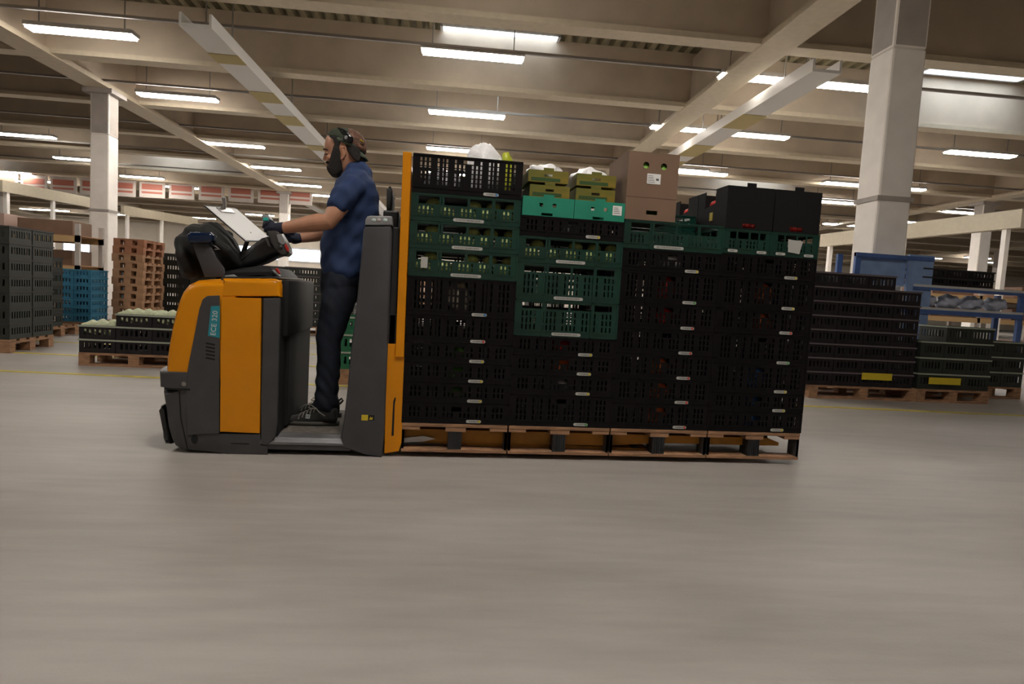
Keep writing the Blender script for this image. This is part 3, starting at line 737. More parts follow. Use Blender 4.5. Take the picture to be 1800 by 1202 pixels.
bm = bmesh.new(); pillow(bm, [(x, z+.004) for x, z in P], YN+.05, -YN-.05, .004); autosmooth(part('top_seam', bm, 'dark'))
# dark core that shows only in the gaps
P = px([(391, 523), (487, 524), (481, 775), (335, 780), (335, 700), (386, 660)], YN)
bm = bmesh.new(); prism(bm, P, YN+.014, -YN-.014); part('inner_body', bm, 'gap')
for s in (1, -1):
    def flat(name, pts, y, th, m, bev=.003, parent=T):
        bm = bmesh.new(); q = px(pts, YN)
        y0, y1 = (y, y+th) if s > 0 else (-y-th, -y)
        prism(bm, q, y0, y1)
        if bev: bmesh.ops.bevel(bm, geom=[e for e in bm.edges], offset=bev, segments=2, profile=.5, affect='EDGES')
        return part(name, bm, m, parent)
    sp = flat('side_panel', [(331, 652), (333, 640), (343, 590), (352, 542), (357, 526), (365, 520), (386.5, 519), (386.5, 760), (384, 762), (330, 764), (329, 690)], YN-.012, .05, 'grey', .004)
    flat('door_panel', [(389.5, 523), (459.5, 524), (457, 761), (387.5, 758)], YN-.010, .04, 'yellow', .003)
    flat('corner_post', [(463, 524), (493, 523.5), (487, 745), (484.5, 768), (472, 781), (459, 782), (460, 700)], YN-.008, .05, 'grey', .006)
    if s > 0:
        for k in range(5):
            bm = bmesh.new(); y = 603+k*6.4; prism(bm, px([(364, y-1.8), (379.5, y+1.2), (379, y+4.2), (362.5, y+1.0)], YN), YN-.0128, YN-.011); part('vent_slot', bm, 'gap', sp)
        bm = bmesh.new(); prism(bm, px([(371, 538), (386.3, 537.5), (386.3, 594), (365.5, 590)], YN-.012), YN-.0132, YN-.011); dc = part('decal', bm, 'teal', sp)
        cu = bpy.data.curves.new('model_lettering', 'FONT'); cu.body = 'ECE 320'; cu.size = .036; cu.extrude = .0004; cu.align_x = 'CENTER'; cu.align_y = 'CENTER'; cu.space_character = 1.05; cu.offset = .0006
        to = bpy.data.objects.new('lettering', cu); COL.objects.link(to); to.parent = dc
        c = at_y(376.8, 568, YN-.0138); to.location = c; cu.materials.append(M['print'])
        a = Matrix.Rotation(math.radians(90), 4, 'X') @ Matrix.Rotation(math.radians(86), 4, 'Z'); to.rotation_euler = a.to_euler()
        bpy.context.view_layer.update(); tm = bpy.data.meshes.new_from_object(to.evaluated_get(bpy.context.evaluated_depsgraph_get())); mw = to.matrix_basis.copy(); bpy.data.objects.remove(to); t2 = link('lettering', tm, dc); t2.matrix_basis = mw
# lower body, wrapping round the front
P = px([(281, 684), (283, 715), (288, 752), (296, 778), (303, 789), (318, 794), (400, 798), (470, 799), (470, 784), (458, 782), (458, 763), (386, 762), (330, 764), (328, 684)], YN)
bm = bmesh.new(); pillow(bm, P, YN-.004, -YN+.004, .04, [1, 1, 1, 1, 1, .6, .1, 0, 0, 0, 0, 0, 0, 0], 7, Ry=.13); autosmooth(part('lower_body', bm, 'grey'))
P = px([(277, 648), (278, 683), (300, 684.5), (329, 686), (332, 654)], YN)
bm = bmesh.new(); pillow(bm, P, YN-.014, -YN+.014, .03, [1, 1, .2, 0, 0], 7, Ry=.13); bp = autosmooth(part('bumper', bm, 'grey'))
bm = bmesh.new(); prism(bm, px([(289, 681), (334, 683), (334, 686), (289, 684)], YN-.012), YN-.0145, YN-.011); part('bumper_seam', bm, 'gap', bp)
bm = bmesh.new(); c = at_y(324, 674.5, YN-.012)
tube(bm, [(c.x, YN-.018, c.z), (c.x, YN-.01, c.z)], [.012, .012], 14, Vector((1, 0, 0)), False); part('bolt', bm, 'steel', bp)
bm = bmesh.new(); prism(bm, px([(314, 685), (316, 685), (319, 735), (331.5, 793), (329.5, 793), (317, 735)], YN-.004), YN-.006, YN-.003); part('body_seam', bm, 'gap')
bm = bmesh.new(); c = at_y(342, 772, YN-.004); ellipsoid(bm, (c.x, YN-.004, c.z), (.017, .003, .026)); part('tow_hole', bm, 'gap')
bm = bmesh.new(); prism(bm, px([(406, 778), (438, 779), (438, 781), (406, 780)], YN-.004), YN-.0055, YN-.003); part('foot_slot', bm, 'gap')
P = px([(280, 714), (285, 713), (296, 752), (300, 758), (299, 782), (288, 781), (284, 770)], YN+.02)
bm = bmesh.new(); pillow(bm, P, YN+.02, -YN-.02, .03, None, 3); autosmooth(part('front_fender', bm, 'black'))
# rear face of the power head: dark knee pad facing the rider
xa = at_y(493, 600, YN).x
zt_, zb_ = at_y(493, 491, YN).z, at_y(486, 770, YN).z
bm = bmesh.new(); box(bm, (xa-.06, YN+.012, zb_), (xa-.004, -YN-.012, zt_-.09), 0, .01); part('rear_panel', bm, 'pad')
bm = bmesh.new(); box(bm, (xa-.02, YN+.05, zt_-.31), (xa+.028, -YN-.012, zt_+.002), 0, .018); autosmooth(part('knee_pad', bm, 'pad'))
bm = bmesh.new(); box(bm, (xa-.02, YN+.16, zb_+.03), (xa+.012, -YN-.012, zt_-.3), 0, .008); part('storage_pocket', bm, 'pad')
# platform
zf = at_y(545, 748, -.15).z
ze = at_y(540, 766, YN+.05).z
xl, xr = at_y(458, 775, YN).x, at_y(600, 775, YN).x
bm = bmesh.new(); box(bm, (xl+.02, YN+.075, .06), (xr+.05, -YN-.075, zf)); part('platform_mat', bm, 'tread')
prof = [(YN+.075, zf-.002), (YN+.012, zf-.012), (YN-.004, zf-.035), (YN-.004, zf-.048), (YN+.08, zf-.06)]
for s in (1, -1):
    bm = bmesh.new(); A = [bm.verts.new((xl, s*p[0], p[1])) for p in prof]; B = [bm.verts.new((xr+.02, s*p[0], p[1])) for p in prof]
    bm.faces.new(A); bm.faces.new(B[::-1])
    for i in range(5): bm.faces.new((A[i], B[i], B[(i+1) % 5], A[(i+1) % 5]))
    part('sill', bm, 'alu')
bm = bmesh.new(); box(bm, (xl-.05, YN+.002, .028), (xr+.05, -YN-.002, zf-.045), 0, .006); part('chassis', bm, 'grey')
bm = bmesh.new(); box(bm, (xl-.3, YN+.05, .012), (xr+.1, -YN-.05, .03)); part('underside', bm, 'gap')
for x, y in ((-.98, 0), (-.5, -.3), (-.5, .3)):
    bm = bmesh.new(); tube(bm, [(x, y-.04, .046), (x, y+.04, .046)], [.045, .045], 24, Vector((1, 0, 0)), False); part('wheel', bm, 'black')
# backrest posts
for s in (1, -1):
    P = px([(642, 398), (639, 404), (633, 470), (624, 560), (617, 612), (611, 680), (604, 742), (599, 768), (603, 786), (640, 799), (671, 804), (676, 760), (682, 600), (689.5, 404), (687, 397)], YN)
    bm = bmesh.new(); 
    y0, y1 = (YN-.008, YN+.16) if s > 0 else (-YN-.16, -YN+.008)
    pillow(bm, P, y0, y1, .014, None, 3); post = autosmooth(part('backrest_post', bm, 'grey2'), .5)
    P = px([(641, 396), (642, 386), (646, 380), (652, 379), (689, 380), (689.5, 396)], YN)
    bm = bmesh.new(); pillow(bm, P, y0, y1, .010, None, 3); cap = autosmooth(part('post_cap', bm, 'mid'))
    for k, xx in enumerate((657, 666, 677)):
        c = at_y(xx, 386.5, y0)
        bm = bmesh.new(); ellipsoid(bm, (c.x, y0 if s > 0 else y1, c.z), (.012, .004, .009)); b = part('button', bm, 'keylight' if k != 1 else 'keymid', cap)
    if s > 0:
        c = at_y(641, 734, y0); bm = bmesh.new(); box(bm, (c.x-.017, y0-.0012, c.z-.015), (c.x+.018, y0+.001, c.z+.016)); st = part('warning_sticker', bm, 'ysign', post)
        bm = bmesh.new(); box(bm, (c.x+.019, y0-.0012, c.z-.014), (c.x+.052, y0+.001, c.z+.015)); part('warning_sticker', bm, 'gap', post)
        bm = bmesh.new(); prism(bm, [(c.x+.024, c.z-.010), (c.x+.042, c.z-.010), (c.x+.044, c.z+.006), (c.x+.036, c.z-.001), (c.x+.031, c.z+.008)], y0-.0018, y0-.0011); part('pictogram', bm, 'ysign', post)
M_ = None
# centre back pad and the black strip behind the posts
xs = at_y(690, 480, YN).x
bm = bmesh.new(); box(bm, (xs-.075, -.24, .12), (xs+.012, .24, at_y(686, 378, 0).z), 0, .01); part('backrest_frame', bm, 'dark')
P = px([(682, 378), (682, 345), (685, 336), (688.5, 333), (691, 338), (692, 355), (691, 378)], 0)
bm = bmesh.new(); pillow(bm, P, -.17, .17, .03, None, 4); autosmooth(part('backrest_pad', bm, 'black'))
bm = bmesh.new(); box(bm, (xs-.01, YN+.03, at_y(690, 610, YN).z), (xs+.03, YN+.06, at_y(690, 398, YN).z), 0, .006); part('cable_cover', bm, 'black')
bm = bmesh.new(); box(bm, (xs-.03, YN+.03, at_y(690, 612, YN).z), (xs+.045, YN+.08, at_y(690, 550, YN).z), 0, .014); part('cable_cover', bm, 'black')
# yellow load guard
G = T
zt0 = at_y(715, 268, -.39).z
def bar(name, a, b, w, d, m, parent, y):
    bm = bmesh.new(); A = Vector(a); B = Vector(b)
    prism(bm, [(A.x-w/2, A.z), (A.x+w/2, A.z), (B.x+w/2, B.z), (B.x-w/2, B.z)], y-d/2, y+d/2)
    bmesh.ops.bevel(bm, geom=list(bm.edges), offset=.003, segments=1, affect='EDGES'); return part(name, bm, m, parent)
gr = T
for y in (-.385, .385):
    A = at_y(704, 610, -.39); B = at_y(717.5, 268, -.39)
    bar('guard_upright', (A.x-.002, 0, .56), (B.x-.004, 0, zt0), .046, .05, 'yellow', T, y)
    bm = bmesh.new(); P = px([(681, 604), (711, 604), (706, 776), (701, 792), (676, 796)], -.39)
    prism(bm, P, y-.012, y+.012); pl = part('guard_plate', bm, 'yellow')
    if y < 0:
        bm = bmesh.new(); prism(bm, px([(691, 706), (694, 698), (696, 700), (694, 710), (692, 766), (688, 766)], -.402), -.3985, -.3965); part('scratch_mark', bm, 'gap', pl)
for z in (zt0-.03, 1.1, .62):
    bm = bmesh.new(); box(bm, (-.045, -.36, z-.02), (-.012, .36, z+.02)); part('guard_crossbar', bm, 'yellow')
# forks
for y in (-.25, .25):
    bm = bmesh.new(); prism(bm, [(-.1, .075), (-.1, .146), (2.22, .146), (2.3, .12), (2.3, .10), (1.55, .10), (1.2, .075)], y-.085, y+.085); part('fork', bm, 'yellow_shade')
    bm = bmesh.new(); prism(bm, [(-.05, .07), (.25, .055), (1.1, .03), (1.46, .03), (1.48, .055), (.6, .074)], y-.06, y+.06); part('push_rod', bm, 'yellow_shade')
    bm = bmesh.new(); tube(bm, [(1.4, y-.05, .035), (1.4, y+.05, .035)], [.034, .034], 20, Vector((1, 0, 0)), False); part('load_wheel', bm, 'black')
bm = bmesh.new(); prism(bm, px([(678, 773), (705, 770), (745, 766), (765, 771), (745, 776), (705, 778), (678, 780)], -.36), -.36, -.345); part('linkage_rod', bm, 'steel')
# dashboard, tiller and control head
P = px([(396, 488), (398, 483), (404, 479), (440, 472), (470, 469), (488, 472), (502, 487), (500, 492), (396, 492)], -.1)
bm = bmesh.new(); pillow(bm, P, -.30, .32, .05, None, 4); dash = autosmooth(part('dashboard', bm, 'pad'))
P = px([(396, 488), (399, 483.5), (412, 482.5), (419, 487), (419, 490), (396, 490)], -.3)
bm = bmesh.new(); pillow(bm, P, -.34, -.26, .015, None, 3); autosmooth(part('latch_cover', bm, 'mid', dash))
P = px([(480, 475), (483, 474), (496, 486), (493, 487)], -.27)
bm = bmesh.new(); pillow(bm, P, -.305, -.285, .003, None, 2); part('switch_plate', bm, 'mid', dash)
bm = bmesh.new(); tube(bm, [at_y(487, 474, -.275), at_y(491, 480, -.275)], [.009, .007], 10); part('emergency_switch', bm, 'red', dash)
P = px([(397, 478), (404, 464), (423, 448), (444, 433), (463, 419), (482, 414), (500, 430), (503, 447), (486, 452), (466, 462), (448, 468), (425, 474), (402, 487)], -.05)
bm = bmesh.new(); pillow(bm, P, -.11, .07, .035, None, 5); til = autosmooth(part('tiller_arm', bm, 'dark'))
P = px([(474, 407), (492, 405), (504, 424), (511, 438), (511.5, 446), (506, 451), (497, 450), (486, 438), (478, 424)], -.16)
for s, ys in ((1, (-.22, -.10)),):
    bm = bmesh.new(); pillow(bm, P, ys[0], ys[1], .014, None, 4); hd = autosmooth(part('control_head', bm, 'dark2'))
    if s > 0:
        Q = px([(486, 412), (495, 411), (500, 421), (501, 429), (496, 431), (489, 425)], -.22)
        bm = bmesh.new(); pillow(bm, Q, -.226, -.212, .004, None, 2); part('grip_shell', bm, 'mid', hd)
        Q = px([(500, 432), (503, 428), (508, 436), (508, 443), (504, 441)], -.22)
        bm = bmesh.new(); pillow(bm, Q, -.226, -.212, .003, None, 2); part('red_button', bm, 'red', hd)
        Q = px([(466, 418), (470, 420), (476, 434), (472, 432)], -.14); bm = bmesh.new(); prism(bm, Q, -.145, -.11); part('silver_trim', bm, 'mid', til)
bm = bmesh.new(); tube(bm, [at_y(494, 435, -.2), at_y(494, 435, .14)], [.026, .026], 14, Vector((1, 0, 0))); part('head_bridge', bm, 'dark', til)
GRIP0, GRIP1 = at_y(488, 414, -.17), at_y(467, 382, -.17)
bm = bmesh.new(); tube(bm, [at_y(487, 414, -.17), at_y(478, 400, -.17), at_y(467, 382, -.17)], [.019, .02, .021], 14); gp = part('hand_grip', bm, 'dark', T, True)
P = px([(463, 388), (462, 381), (466, 377), (473, 379), (479, 387), (473, 389)], -.17)
bm = bmesh.new(); pillow(bm, P, -.2, -.14, .012, None, 4); g = autosmooth(part('grip_cap', bm, 'mid', gp))
P = px([(462.5, 388), (463, 383), (471, 382), (472, 388)], -.2)
bm = bmesh.new(); pillow(bm, P, -.206, -.18, .004, None, 2); part('turquoise_key', bm, 'tealkey', gp)
bm = bmesh.new(); tube(bm, [at_y(497, 425, .13), at_y(508, 412, .13)], [.019, .02], 14); part('hand_grip', bm, 'dark', T, True)
# bracket, terminal
P = px([(339, 427), (367, 427), (380, 452), (394, 472), (396, 487), (361, 487), (350, 458), (345, 446)], -.30)
bm = bmesh.new(); pillow(bm, P, -.31, -.285, .004, None, 2); br = autosmooth(part('accessory_bracket', bm, 'grey2'))
P = px([(332, 425), (331, 412), (336, 408), (372, 408.5), (378, 414), (377, 423), (372, 428), (336, 428)], -.31)
bm = bmesh.new(); pillow(bm, P, -.34, -.26, .02, None, 4); te = autosmooth(part('scanner_terminal', bm, 'glassb'))
# clipboard with paper
C = empty('clipboard', (0, 0, 0)); tag(C, 'clipboard with blank white paper leaning above the black jacket', 'clipboard')
a0, b0 = at_y(357, 361, -.16), at_y(431, 425, -.16)
dr = (b0-a0); L = dr.length; dr.normalize(); nrm = Vector((dr.z, 0, -dr.x)); nrm = nrm if nrm.z > 0 else -nrm
side = Vector((.10, .24, 0.02))
side = side - dr*side.dot(dr)*0.0
def slab(name, o0, u, v, n, th, m, parent):
    bm = bmesh.new(); vs = []
    for k in (0, th):
        for q in (o0, o0+u, o0+u+v, o0+v): vs.append(bm.verts.new(q+n*k))
    for f in ((3, 2, 1, 0), (4, 5, 6, 7), (0, 1, 5, 4), (1, 2, 6, 5), (2, 3, 7, 6), (3, 0, 4, 7)): bm.faces.new([vs[i] for i in f])
    return link(name, mesh(name, bm, m), parent)
n3 = dr.cross(side).normalized(); n3 = n3 if n3.z > 0 else -n3
slab('board', a0, dr*L, side, n3, .004, 'dark', C)
slab('paper_sheet', a0+dr*.012+side*.02+n3*.0045, dr*(L-.018), side*.96, n3, .002, 'white', C)
cm = a0+dr*.02+side*.5+n3*.007
cl = slab('clip', cm-side*.22, dr*.035, side*.44, n3, .006, 'steel', C)
bm = bmesh.new(); tube(bm, [cm+n3*.006, cm+n3*.03-dr*.012, cm+n3*.05-dr*.03], [.012, .009, .011], 10); link('clip_lever', mesh('clip_lever', bm, 'steel', True), cl)
bm = bmesh.new(); q = a0+dr*L*.75+side*.5; tube(bm, [q-n3*.004, Vector((q.x-.05, q.y, q.z-.16))], [.012, .014], 10); link('support_arm', mesh('support_arm', bm, 'dark', True), T)
# black jacket draped over the front
def jacket():
    bm = bmesh.new(); Yj = -.08
    A = lambda x, y, Y=Yj: at_y(x, y, Y)
    tube(bm, [A(338, 425), A(340, 455), A(345, 478)], [(.20, .05), (.21, .06), (.20, .05)], 16)
    tube(bm, [A(345, 412), A(372, 412), A(395, 430), A(412, 452)], [(.15, .05), (.17, .07), (.16, .06), (.12, .04)], 16)
    tube(bm, [A(372, 440), A(392, 452), A(405, 462)], [(.16, .09), (.16, .08), (.12, .05)], 16)
    tube(bm, [A(352, 412), A(353, 398), A(360, 400), A(368, 412)], [.028, .02, .022, .03], 10)
    tube(bm, [A(368, 408, .0), A(373, 395, .0), A(380, 402, .0), A(385, 418, .0)], [.028, .024, .024, .03], 10)
    tube(bm, [A(395, 425, .05), A(399, 408, .05), A(404, 410, .05), A(404, 420, .05)], [.02, .018, .018, .02], 10)
    tube(bm, [A(340, 418, -.2), A(375, 425, -.22), A(400, 440, -.2), A(418, 462, -.15)], [.03, .028, .028, .025], 10)
    o = blend('jacket', bm, 'jacket', .011, 4)
    rr = random.Random(3)
    for v in o.data.vertices:
        c = v.co; k = .005*math.sin(c.x*55+c.z*35)+.004*math.sin(c.y*70+c.z*50)
        v.co += v.normal*k
    tag(o, 'black jacket bundled and hung over the front of the truck', 'jacket')
    bm = bmesh.new(); tube(bm, [A(370, 428, -.265), A(380, 434, -.265), A(386, 438, -.26), A(378, 438, -.262)], [.004]*4, 6); link('zip_puller', mesh('zip_puller', bm, 'steel', True), o)
    return o
jacket()
# ---------------------------------------------------------------- the rider
def rider():
    A = at_y
    zs = zf                                   # top of the platform mat
    body = bmesh.new()
    # torso under the shirt, pelvis, legs under the jeans (one continuous figure)
    def lev(y, f, b, hw, Y=0.0):
        p, q = A(f, y, Y), A(b, y, Y); return ((p+q)/2, (hw, (q.x-p.x)/2))
    tor = [lev(316, 604, 652, .11), lev(328, 594, 660, .17), lev(345, 588, 663, .19), lev(370, 582, 663, .165), lev(400, 574, 658, .15), lev(430, 569, 650, .145), lev(455, 569, 644, .15), lev(480, 572, 638, .16)]
    tube(body, [t[0] for t in tor], [(t[1][0]-.008, t[1][1]-.008) for t in tor], 24)
    tube(body, [A(634, 318, 0), A(626, 300, 0), A(618, 282, 0), A(612, 262, 0)], [(.062, .068), (.056, .064), (.056, .062), (.055, .06)], 20)
    # head
    def hl(y, f, b, hw): p, q = A(f, y, 0), A(b, y, 0); return (p, q, hw)
    H = [(229, 592, 620, .035), (233, 583, 629, .056), (240, 575.5, 636, .070), (249, 572, 639, .076), (257, 570.5, 639, .078), (263, 570.5, 638, .077), (269, 572.5, 636, .0755), (276, 573.5, 633, .073), (283, 575.5, 629, .069), (290, 577.5, 625, .064), (297, 579.5, 620, .057), (303, 583, 615, .046), (306.5, 588, 608, .03)]
    rings = []; S = 28
    for y, f, b, hw in H:
        p, q = A(f, y, 0), A(b, y, 0); c = (p+q)/2; r = (q.x-p.x)/2; ring = []
        for k in range(S):
            an = 2*math.pi*k/S; cx, sy = math.cos(an), math.sin(an)
            w = hw*(1-.13*max(0, -cx)**2)     # narrower towards the face
            e = .85
            ring.append(body.verts.new((c.x+r*math.copysign(abs(cx)**.95, cx), w*math.copysign(abs(sy)**e, sy), c.z)))
        rings.append(ring)
    body.faces.new(rings[0]); body.faces.new(rings[-1][::-1])
    for a, b in zip(rings, rings[1:]):
        for k in range(S): body.faces.new((a[k], b[k], b[(k+1) % S], a[(k+1) % S]))
    # brow, nose, lips, cheek bones
    tube(body, [A(571.5, 264, -.035), A(570.3, 263.5, 0), A(571.5, 264, .035)], [.006, .0065, .006], 8, Vector((0, 0, 1)))
    tube(body, [A(573.5, 267, 0), A(571.5, 273.5, 0), A(569.8, 280, 0)], [(.008, .008), (.009, .009), (.011, .009)], 10)
    ellipsoid(body, A(571.3, 280.5, 0), (.011, .012, .008)); 
    for s in (-1, 1):
        ellipsoid(body, A(573.8, 281.5, s*.011), (.008, .007, .006))
        ellipsoid(body, A(580, 277, s*.042), (.02, .018, .018))
        # ear
        tube(body, [A(602, 279, s*.076), A(605.5, 274, s*.083), A(608.5, 264, s*.088), A(606.5, 257.5, s*.088), (A(601.5, 258.5, s*.084)), A(600, 266, s*.077)], [.0055, .006, .0055, .0055, .005, .004], 8, Vector((1, 0, 0)))
        ellipsoid(body, A(603.5, 267, s*.076), (.014, .008, .026))
        ellipsoid(body, A(601, 278.5, s*.079), (.008, .006, .008))
    ellipsoid(body, A(575.3, 289, 0), (.007, .02, .0045)); ellipsoid(body, A(576.3, 292.3, 0), (.0075, .018, .0045))
    # arms
    nearA = [(A(617, 332, -.19), .060), (A(600, 357, -.225), .056), (A(586, 378, -.245), .050), (A(578, 389, -.25), .047), (A(560, 391, -.24), .050), (A(540, 394, -.225), .046), (A(515, 398, -.205), .036), (A(495, 401, -.19), .029), (A(484, 402, -.185), .030)]
    tube(body, [p for p, r in nearA], [r for p, r in nearA], 16)
    farA = [(A(622, 330, .19), .060), (A(605, 362, .225), .054), (A(592, 392, .235), .047), (A(575, 408, .225), .045), (A(555, 413, .205), .042), (A(537, 417, .185), .033), (A(522, 419, .17), .028), (A(514, 418, .16), .028)]
    tube(body, [p for p, r in farA], [r for p, r in farA], 16)
    # legs
    def leg(dy, dx):
        Y = dy
        return [(A(604+dx, 492, Y*.8), (.055, .065)), (A(598+dx, 512, Y*.95), (.070, .092)), (A(591+dx, 540, Y), (.075, .088)), (A(583+dx, 572, Y), (.066, .076)), (A(577+dx, 596, Y), (.060, .068)), (A(577+dx, 625, Y), (.057, .062)), (A(576+dx, 655, Y), (.054, .060)), (A(574+dx, 685, Y), (.046, .052)), (A(573+dx, 708, Y), (.040, .046))]
    LN, LF = leg(-.105, 0), leg(.115, 3)
    for Lg in (LN, LF): tube(body, [p for p, r in Lg], [(r[0]-.012, r[1]-.014) for p, r in Lg], 16)
    person = blend('person', body, 'skin', .0046, 2)
    tag(person, 'bearded man in navy t-shirt, backward camouflage cap and gloves riding the truck', 'person')
    def kid(name, bm, m, smooth=True): return link(name, mesh(name, bm, m, smooth), person)
    # t-shirt
    bm = bmesh.new()
    T2 = [lev(303, 606, 651, .095), lev(311, 600, 655, .15), lev(324, 591, 662, .20), lev(345, 584, 666, .20), lev(370, 578, 667, .178), lev(400, 570, 663, .162), lev(430, 564, 656, .158), lev(455, 563, 650, .165), lev(466, 565, 645, .172), lev(477, 565.5, 643, .176)]
    tube(bm, [t[0] for t in T2], [(t[1][0]+.003, t[1][1]) for t in T2], 28)
    tube(bm, [A(632, 314, -.10), A(622, 327, -.17), A(606, 345, -.215), A(597, 357, -.225)], [.055, .070, .073, .071], 18, caps=True)
    tube(bm, [A(638, 329, .09), A(628, 334, .17), A(610, 350, .215), A(602, 366, .225)], [.055, .070, .073, .071], 18, caps=True)
    tube(bm, [A(632, 318, 0), A(630, 304, 0), A(630, 296, 0), A(630.5, 292, 0)], [(.13, .08), (.092, .078), (.074, .070), (.068, .062)], 20, caps=False)
    sh = blend('t_shirt', bm, 'shirt', .009, 4, person)
    for v in sh.data.vertices:
        c = v.co; v.co += v.normal*(.0035*math.sin(c.z*48+c.x*30+math.sin(c.y*25)*2)+.0025*math.sin(c.x*80-c.z*60))
    bm = bmesh.new(); c1 = A(590.5, 367, -.228)   # sleeve hem ring
    # jeans
    bm = bmesh.new()
    tube(bm, [lev(474, 568, 640, .15)[0], lev(484, 567, 638, .16)[0], lev(500, 566, 632, .165)[0], lev(514, 565, 630, .165)[0]], [(.160, .122), (.174, .126), (.180, .118), (.172, .112)], 24)
    for Lg in (LN, LF):
        q = [p for p, r in Lg][1:]; rr = [(r[0]+.004, r[1]+.004) for p, r in Lg][1:]; q[0] = q[0]+Vector((0, 0, -.01)); rr[0] = (.080, .098)
        q.append(q[-1]+Vector((-.008, 0, -.012))); rr[-1] = (.060, .068); rr.append((.062, .072)); rr[-3] = (.056, .064)
        tube(bm, q, rr, 18)
    jn = blend('jeans', bm, 'denim', .008, 3, person)
    for v in jn.data.vertices:
        c = v.co; low = max(0, 1-abs(c.z-(zs+.17))/.22)
        v.co += v.normal*((.001+.0035*low)*math.sin(c.z*75+c.x*60+math.sin(c.y*40+c.x*30)*1.5)+.002*math.sin(c.x*50+c.z*22))
    # trainers
    for s, (toe, heel, Y) in enumerate((((496, 743), (597, 743), -.12), ((503, 735), (602, 735), .12))):
        tx, hx = A(*toe, Y).x, A(*heel, Y).x
        if s: tx, hx = tx-.005, hx-.005
        L = hx-tx
        def outl(k): 
            an = 2*math.pi*k/28; u = .5-.5*math.cos(an); w = (.046-.012*u+.006*math.sin(u*3.1))*(1 if True else 0)
            return tx+L*u, math.copysign(abs(math.sin(an))**.75, math.sin(an))*w
        bm = bmesh.new(); lo, hi2 = [], []
        for k in range(28):
            x, y = outl(k); lift = max(0, (.12-(x-tx)/L))*.10
            lo.append(bm.verts.new((x, Y+y, zs+lift+.001))); hi2.append(bm.verts.new((x, Y+y*1.02, zs+.026+lift)))
        bm.faces.new(lo); bm.faces.new(hi2[::-1])
        for k in range(28): bm.faces.new((lo[k], hi2[k], hi2[(k+1) % 28], lo[(k+1) % 28]))
        sole = kid('shoe_sole', bm, 'sole')
        bm = bmesh.new()
        stt = [(0.05, .020, .030, .030), (.16, .028, .040, .034), (.30, .038, .043, .038), (.44, .055, .044, .040), (.56, .078, .043, .043), (.70, .095, .040, .046), (.84, .092, .037, .044), (.95, .075, .030, .036)]
        rings = []
        for u, h, hw, _ in stt:
            x = tx+L*u; ring = []
            for k in range(16):
                an = math.pi*k/15; ring.append(bm.verts.new((x, Y+hw*math.copysign(abs(math.cos(an))**.7, math.cos(an)), zs+.022+h*math.sin(an)**.8)))
            rings.append(ring)
        bm.faces.new(rings[0]); bm.faces.new(rings[-1][::-1])
        for a, b in zip(rings, rings[1:]):
            for k in range(15): bm.faces.new((a[k], b[k], b[k+1], a[k+1]))
            bm.faces.new((a[0], a[15], b[15], b[0]))
        up_ = kid('shoe_upper', bm, 'canvas')
        bm = bmesh.new()
        for k in range(5):                    # crossed laces
            u = .30+k*.065; x = tx+L*u; z = zs+.026+(.038+.0+(u-.3)*.16); w = .030
            tube(bm, [(x, Y-w-.012, z-.022), (x+.006, Y-w*.5, z+.004), (x+.014, Y+w*.5, z+.006), (x+.02, Y+w+.012, z-.016)], [.0028]*4, 6)
        x = tx+L*.60; z = zs+.115
        tube(bm, [(x, Y-.035, z-.012), (x-.03, Y-.05, z+.012), (x-.045, Y-.05, z-.004), (x-.005, Y-.04, z-.014)], [.003]*4, 6)
        tube(bm, [(x, Y-.035, z-.012), (x+.02, Y-.052, z-.03), (x+.05, Y-.052, z-.05)], [.003]*3, 6)
        link('shoe_lace', mesh('shoe_lace', bm, 'lace', True), up_)
        if s == 0:
            c = A(541, 732, Y-.045); bm = bmesh.new()
            prism(bm, [(c.x-.013, c.z-.010), (c.x+.010, c.z-.012), (c.x+.014, c.z+.011), (c.x-.009, c.z+.012)], Y-.0475, Y-.043); lg = link('shoe_tag', mesh('shoe_tag', bm, 'print'), up_)
            bm = bmesh.new()
            for x0, z0, x1, z1 in ((-.006, -.006, -.0035, .007), (-.0035, .005, .0, .007), (-.0035, -.006, .0, -.004), (.003, -.006, .0055, .007), (.0055, .004, .009, .007), (.0055, -.006, .009, -.0035)): box(bm, (c.x+x0, Y-.0482, c.z+z0), (c.x+x1, Y-.0474, c.z+z1))
            link('tag_print', mesh('tag_print', bm, 'canvas'), lg)
        else:
            bm = bmesh.new(); tube(bm, [(hx-.03, Y, zs+.098), (hx-.004, Y, zs+.118), (hx+.004, Y, zs+.104), (hx-.012, Y, zs+.085)], [.006]*4, 8); link('heel_loop', mesh('heel_loop', bm, 'canvas', True), up_)
    # gloves: palm, four curled fingers and a thumb
    def glove(name, wrist, palm, g0, g1, out):
        bm = bmesh.new()
        tube(bm, [wrist, wrist*.6+palm*.4, palm], [(.034, .032), (.034, .030), (.038, .026)], 14)
        ellipsoid(bm, palm, (.036, .036, .034))
        ax = (g1-g0).normalized()             # grip axis, fingers wrap around it
        fwd = (palm-wrist); fwd = (fwd-ax*fwd.dot(ax)).normalized(); lat = ax.cross(fwd).normalized()
        if lat.y*out < 0: lat = -lat
        gc = g0+ax*(palm-g0).dot(ax)
        for k, (o, ln) in enumerate(((.034, .95), (.012, 1.05), (-.011, 1.0), (-.032, .82))):
            base = palm+ax*o+lat*.018
            k1 = gc+ax*o+fwd*.024*ln+lat*.030; k2 = gc+ax*o+fwd*.040*ln+lat*.004; k3 = gc+ax*o+fwd*.030*ln-lat*.024; k4 = gc+ax*o+fwd*.008-lat*.034
            tube(bm, [base, k1, k2, k3, k4], [.0115, .0118, .011, .0102, .009], 10)
        tb = palm+ax*.030-fwd*.012
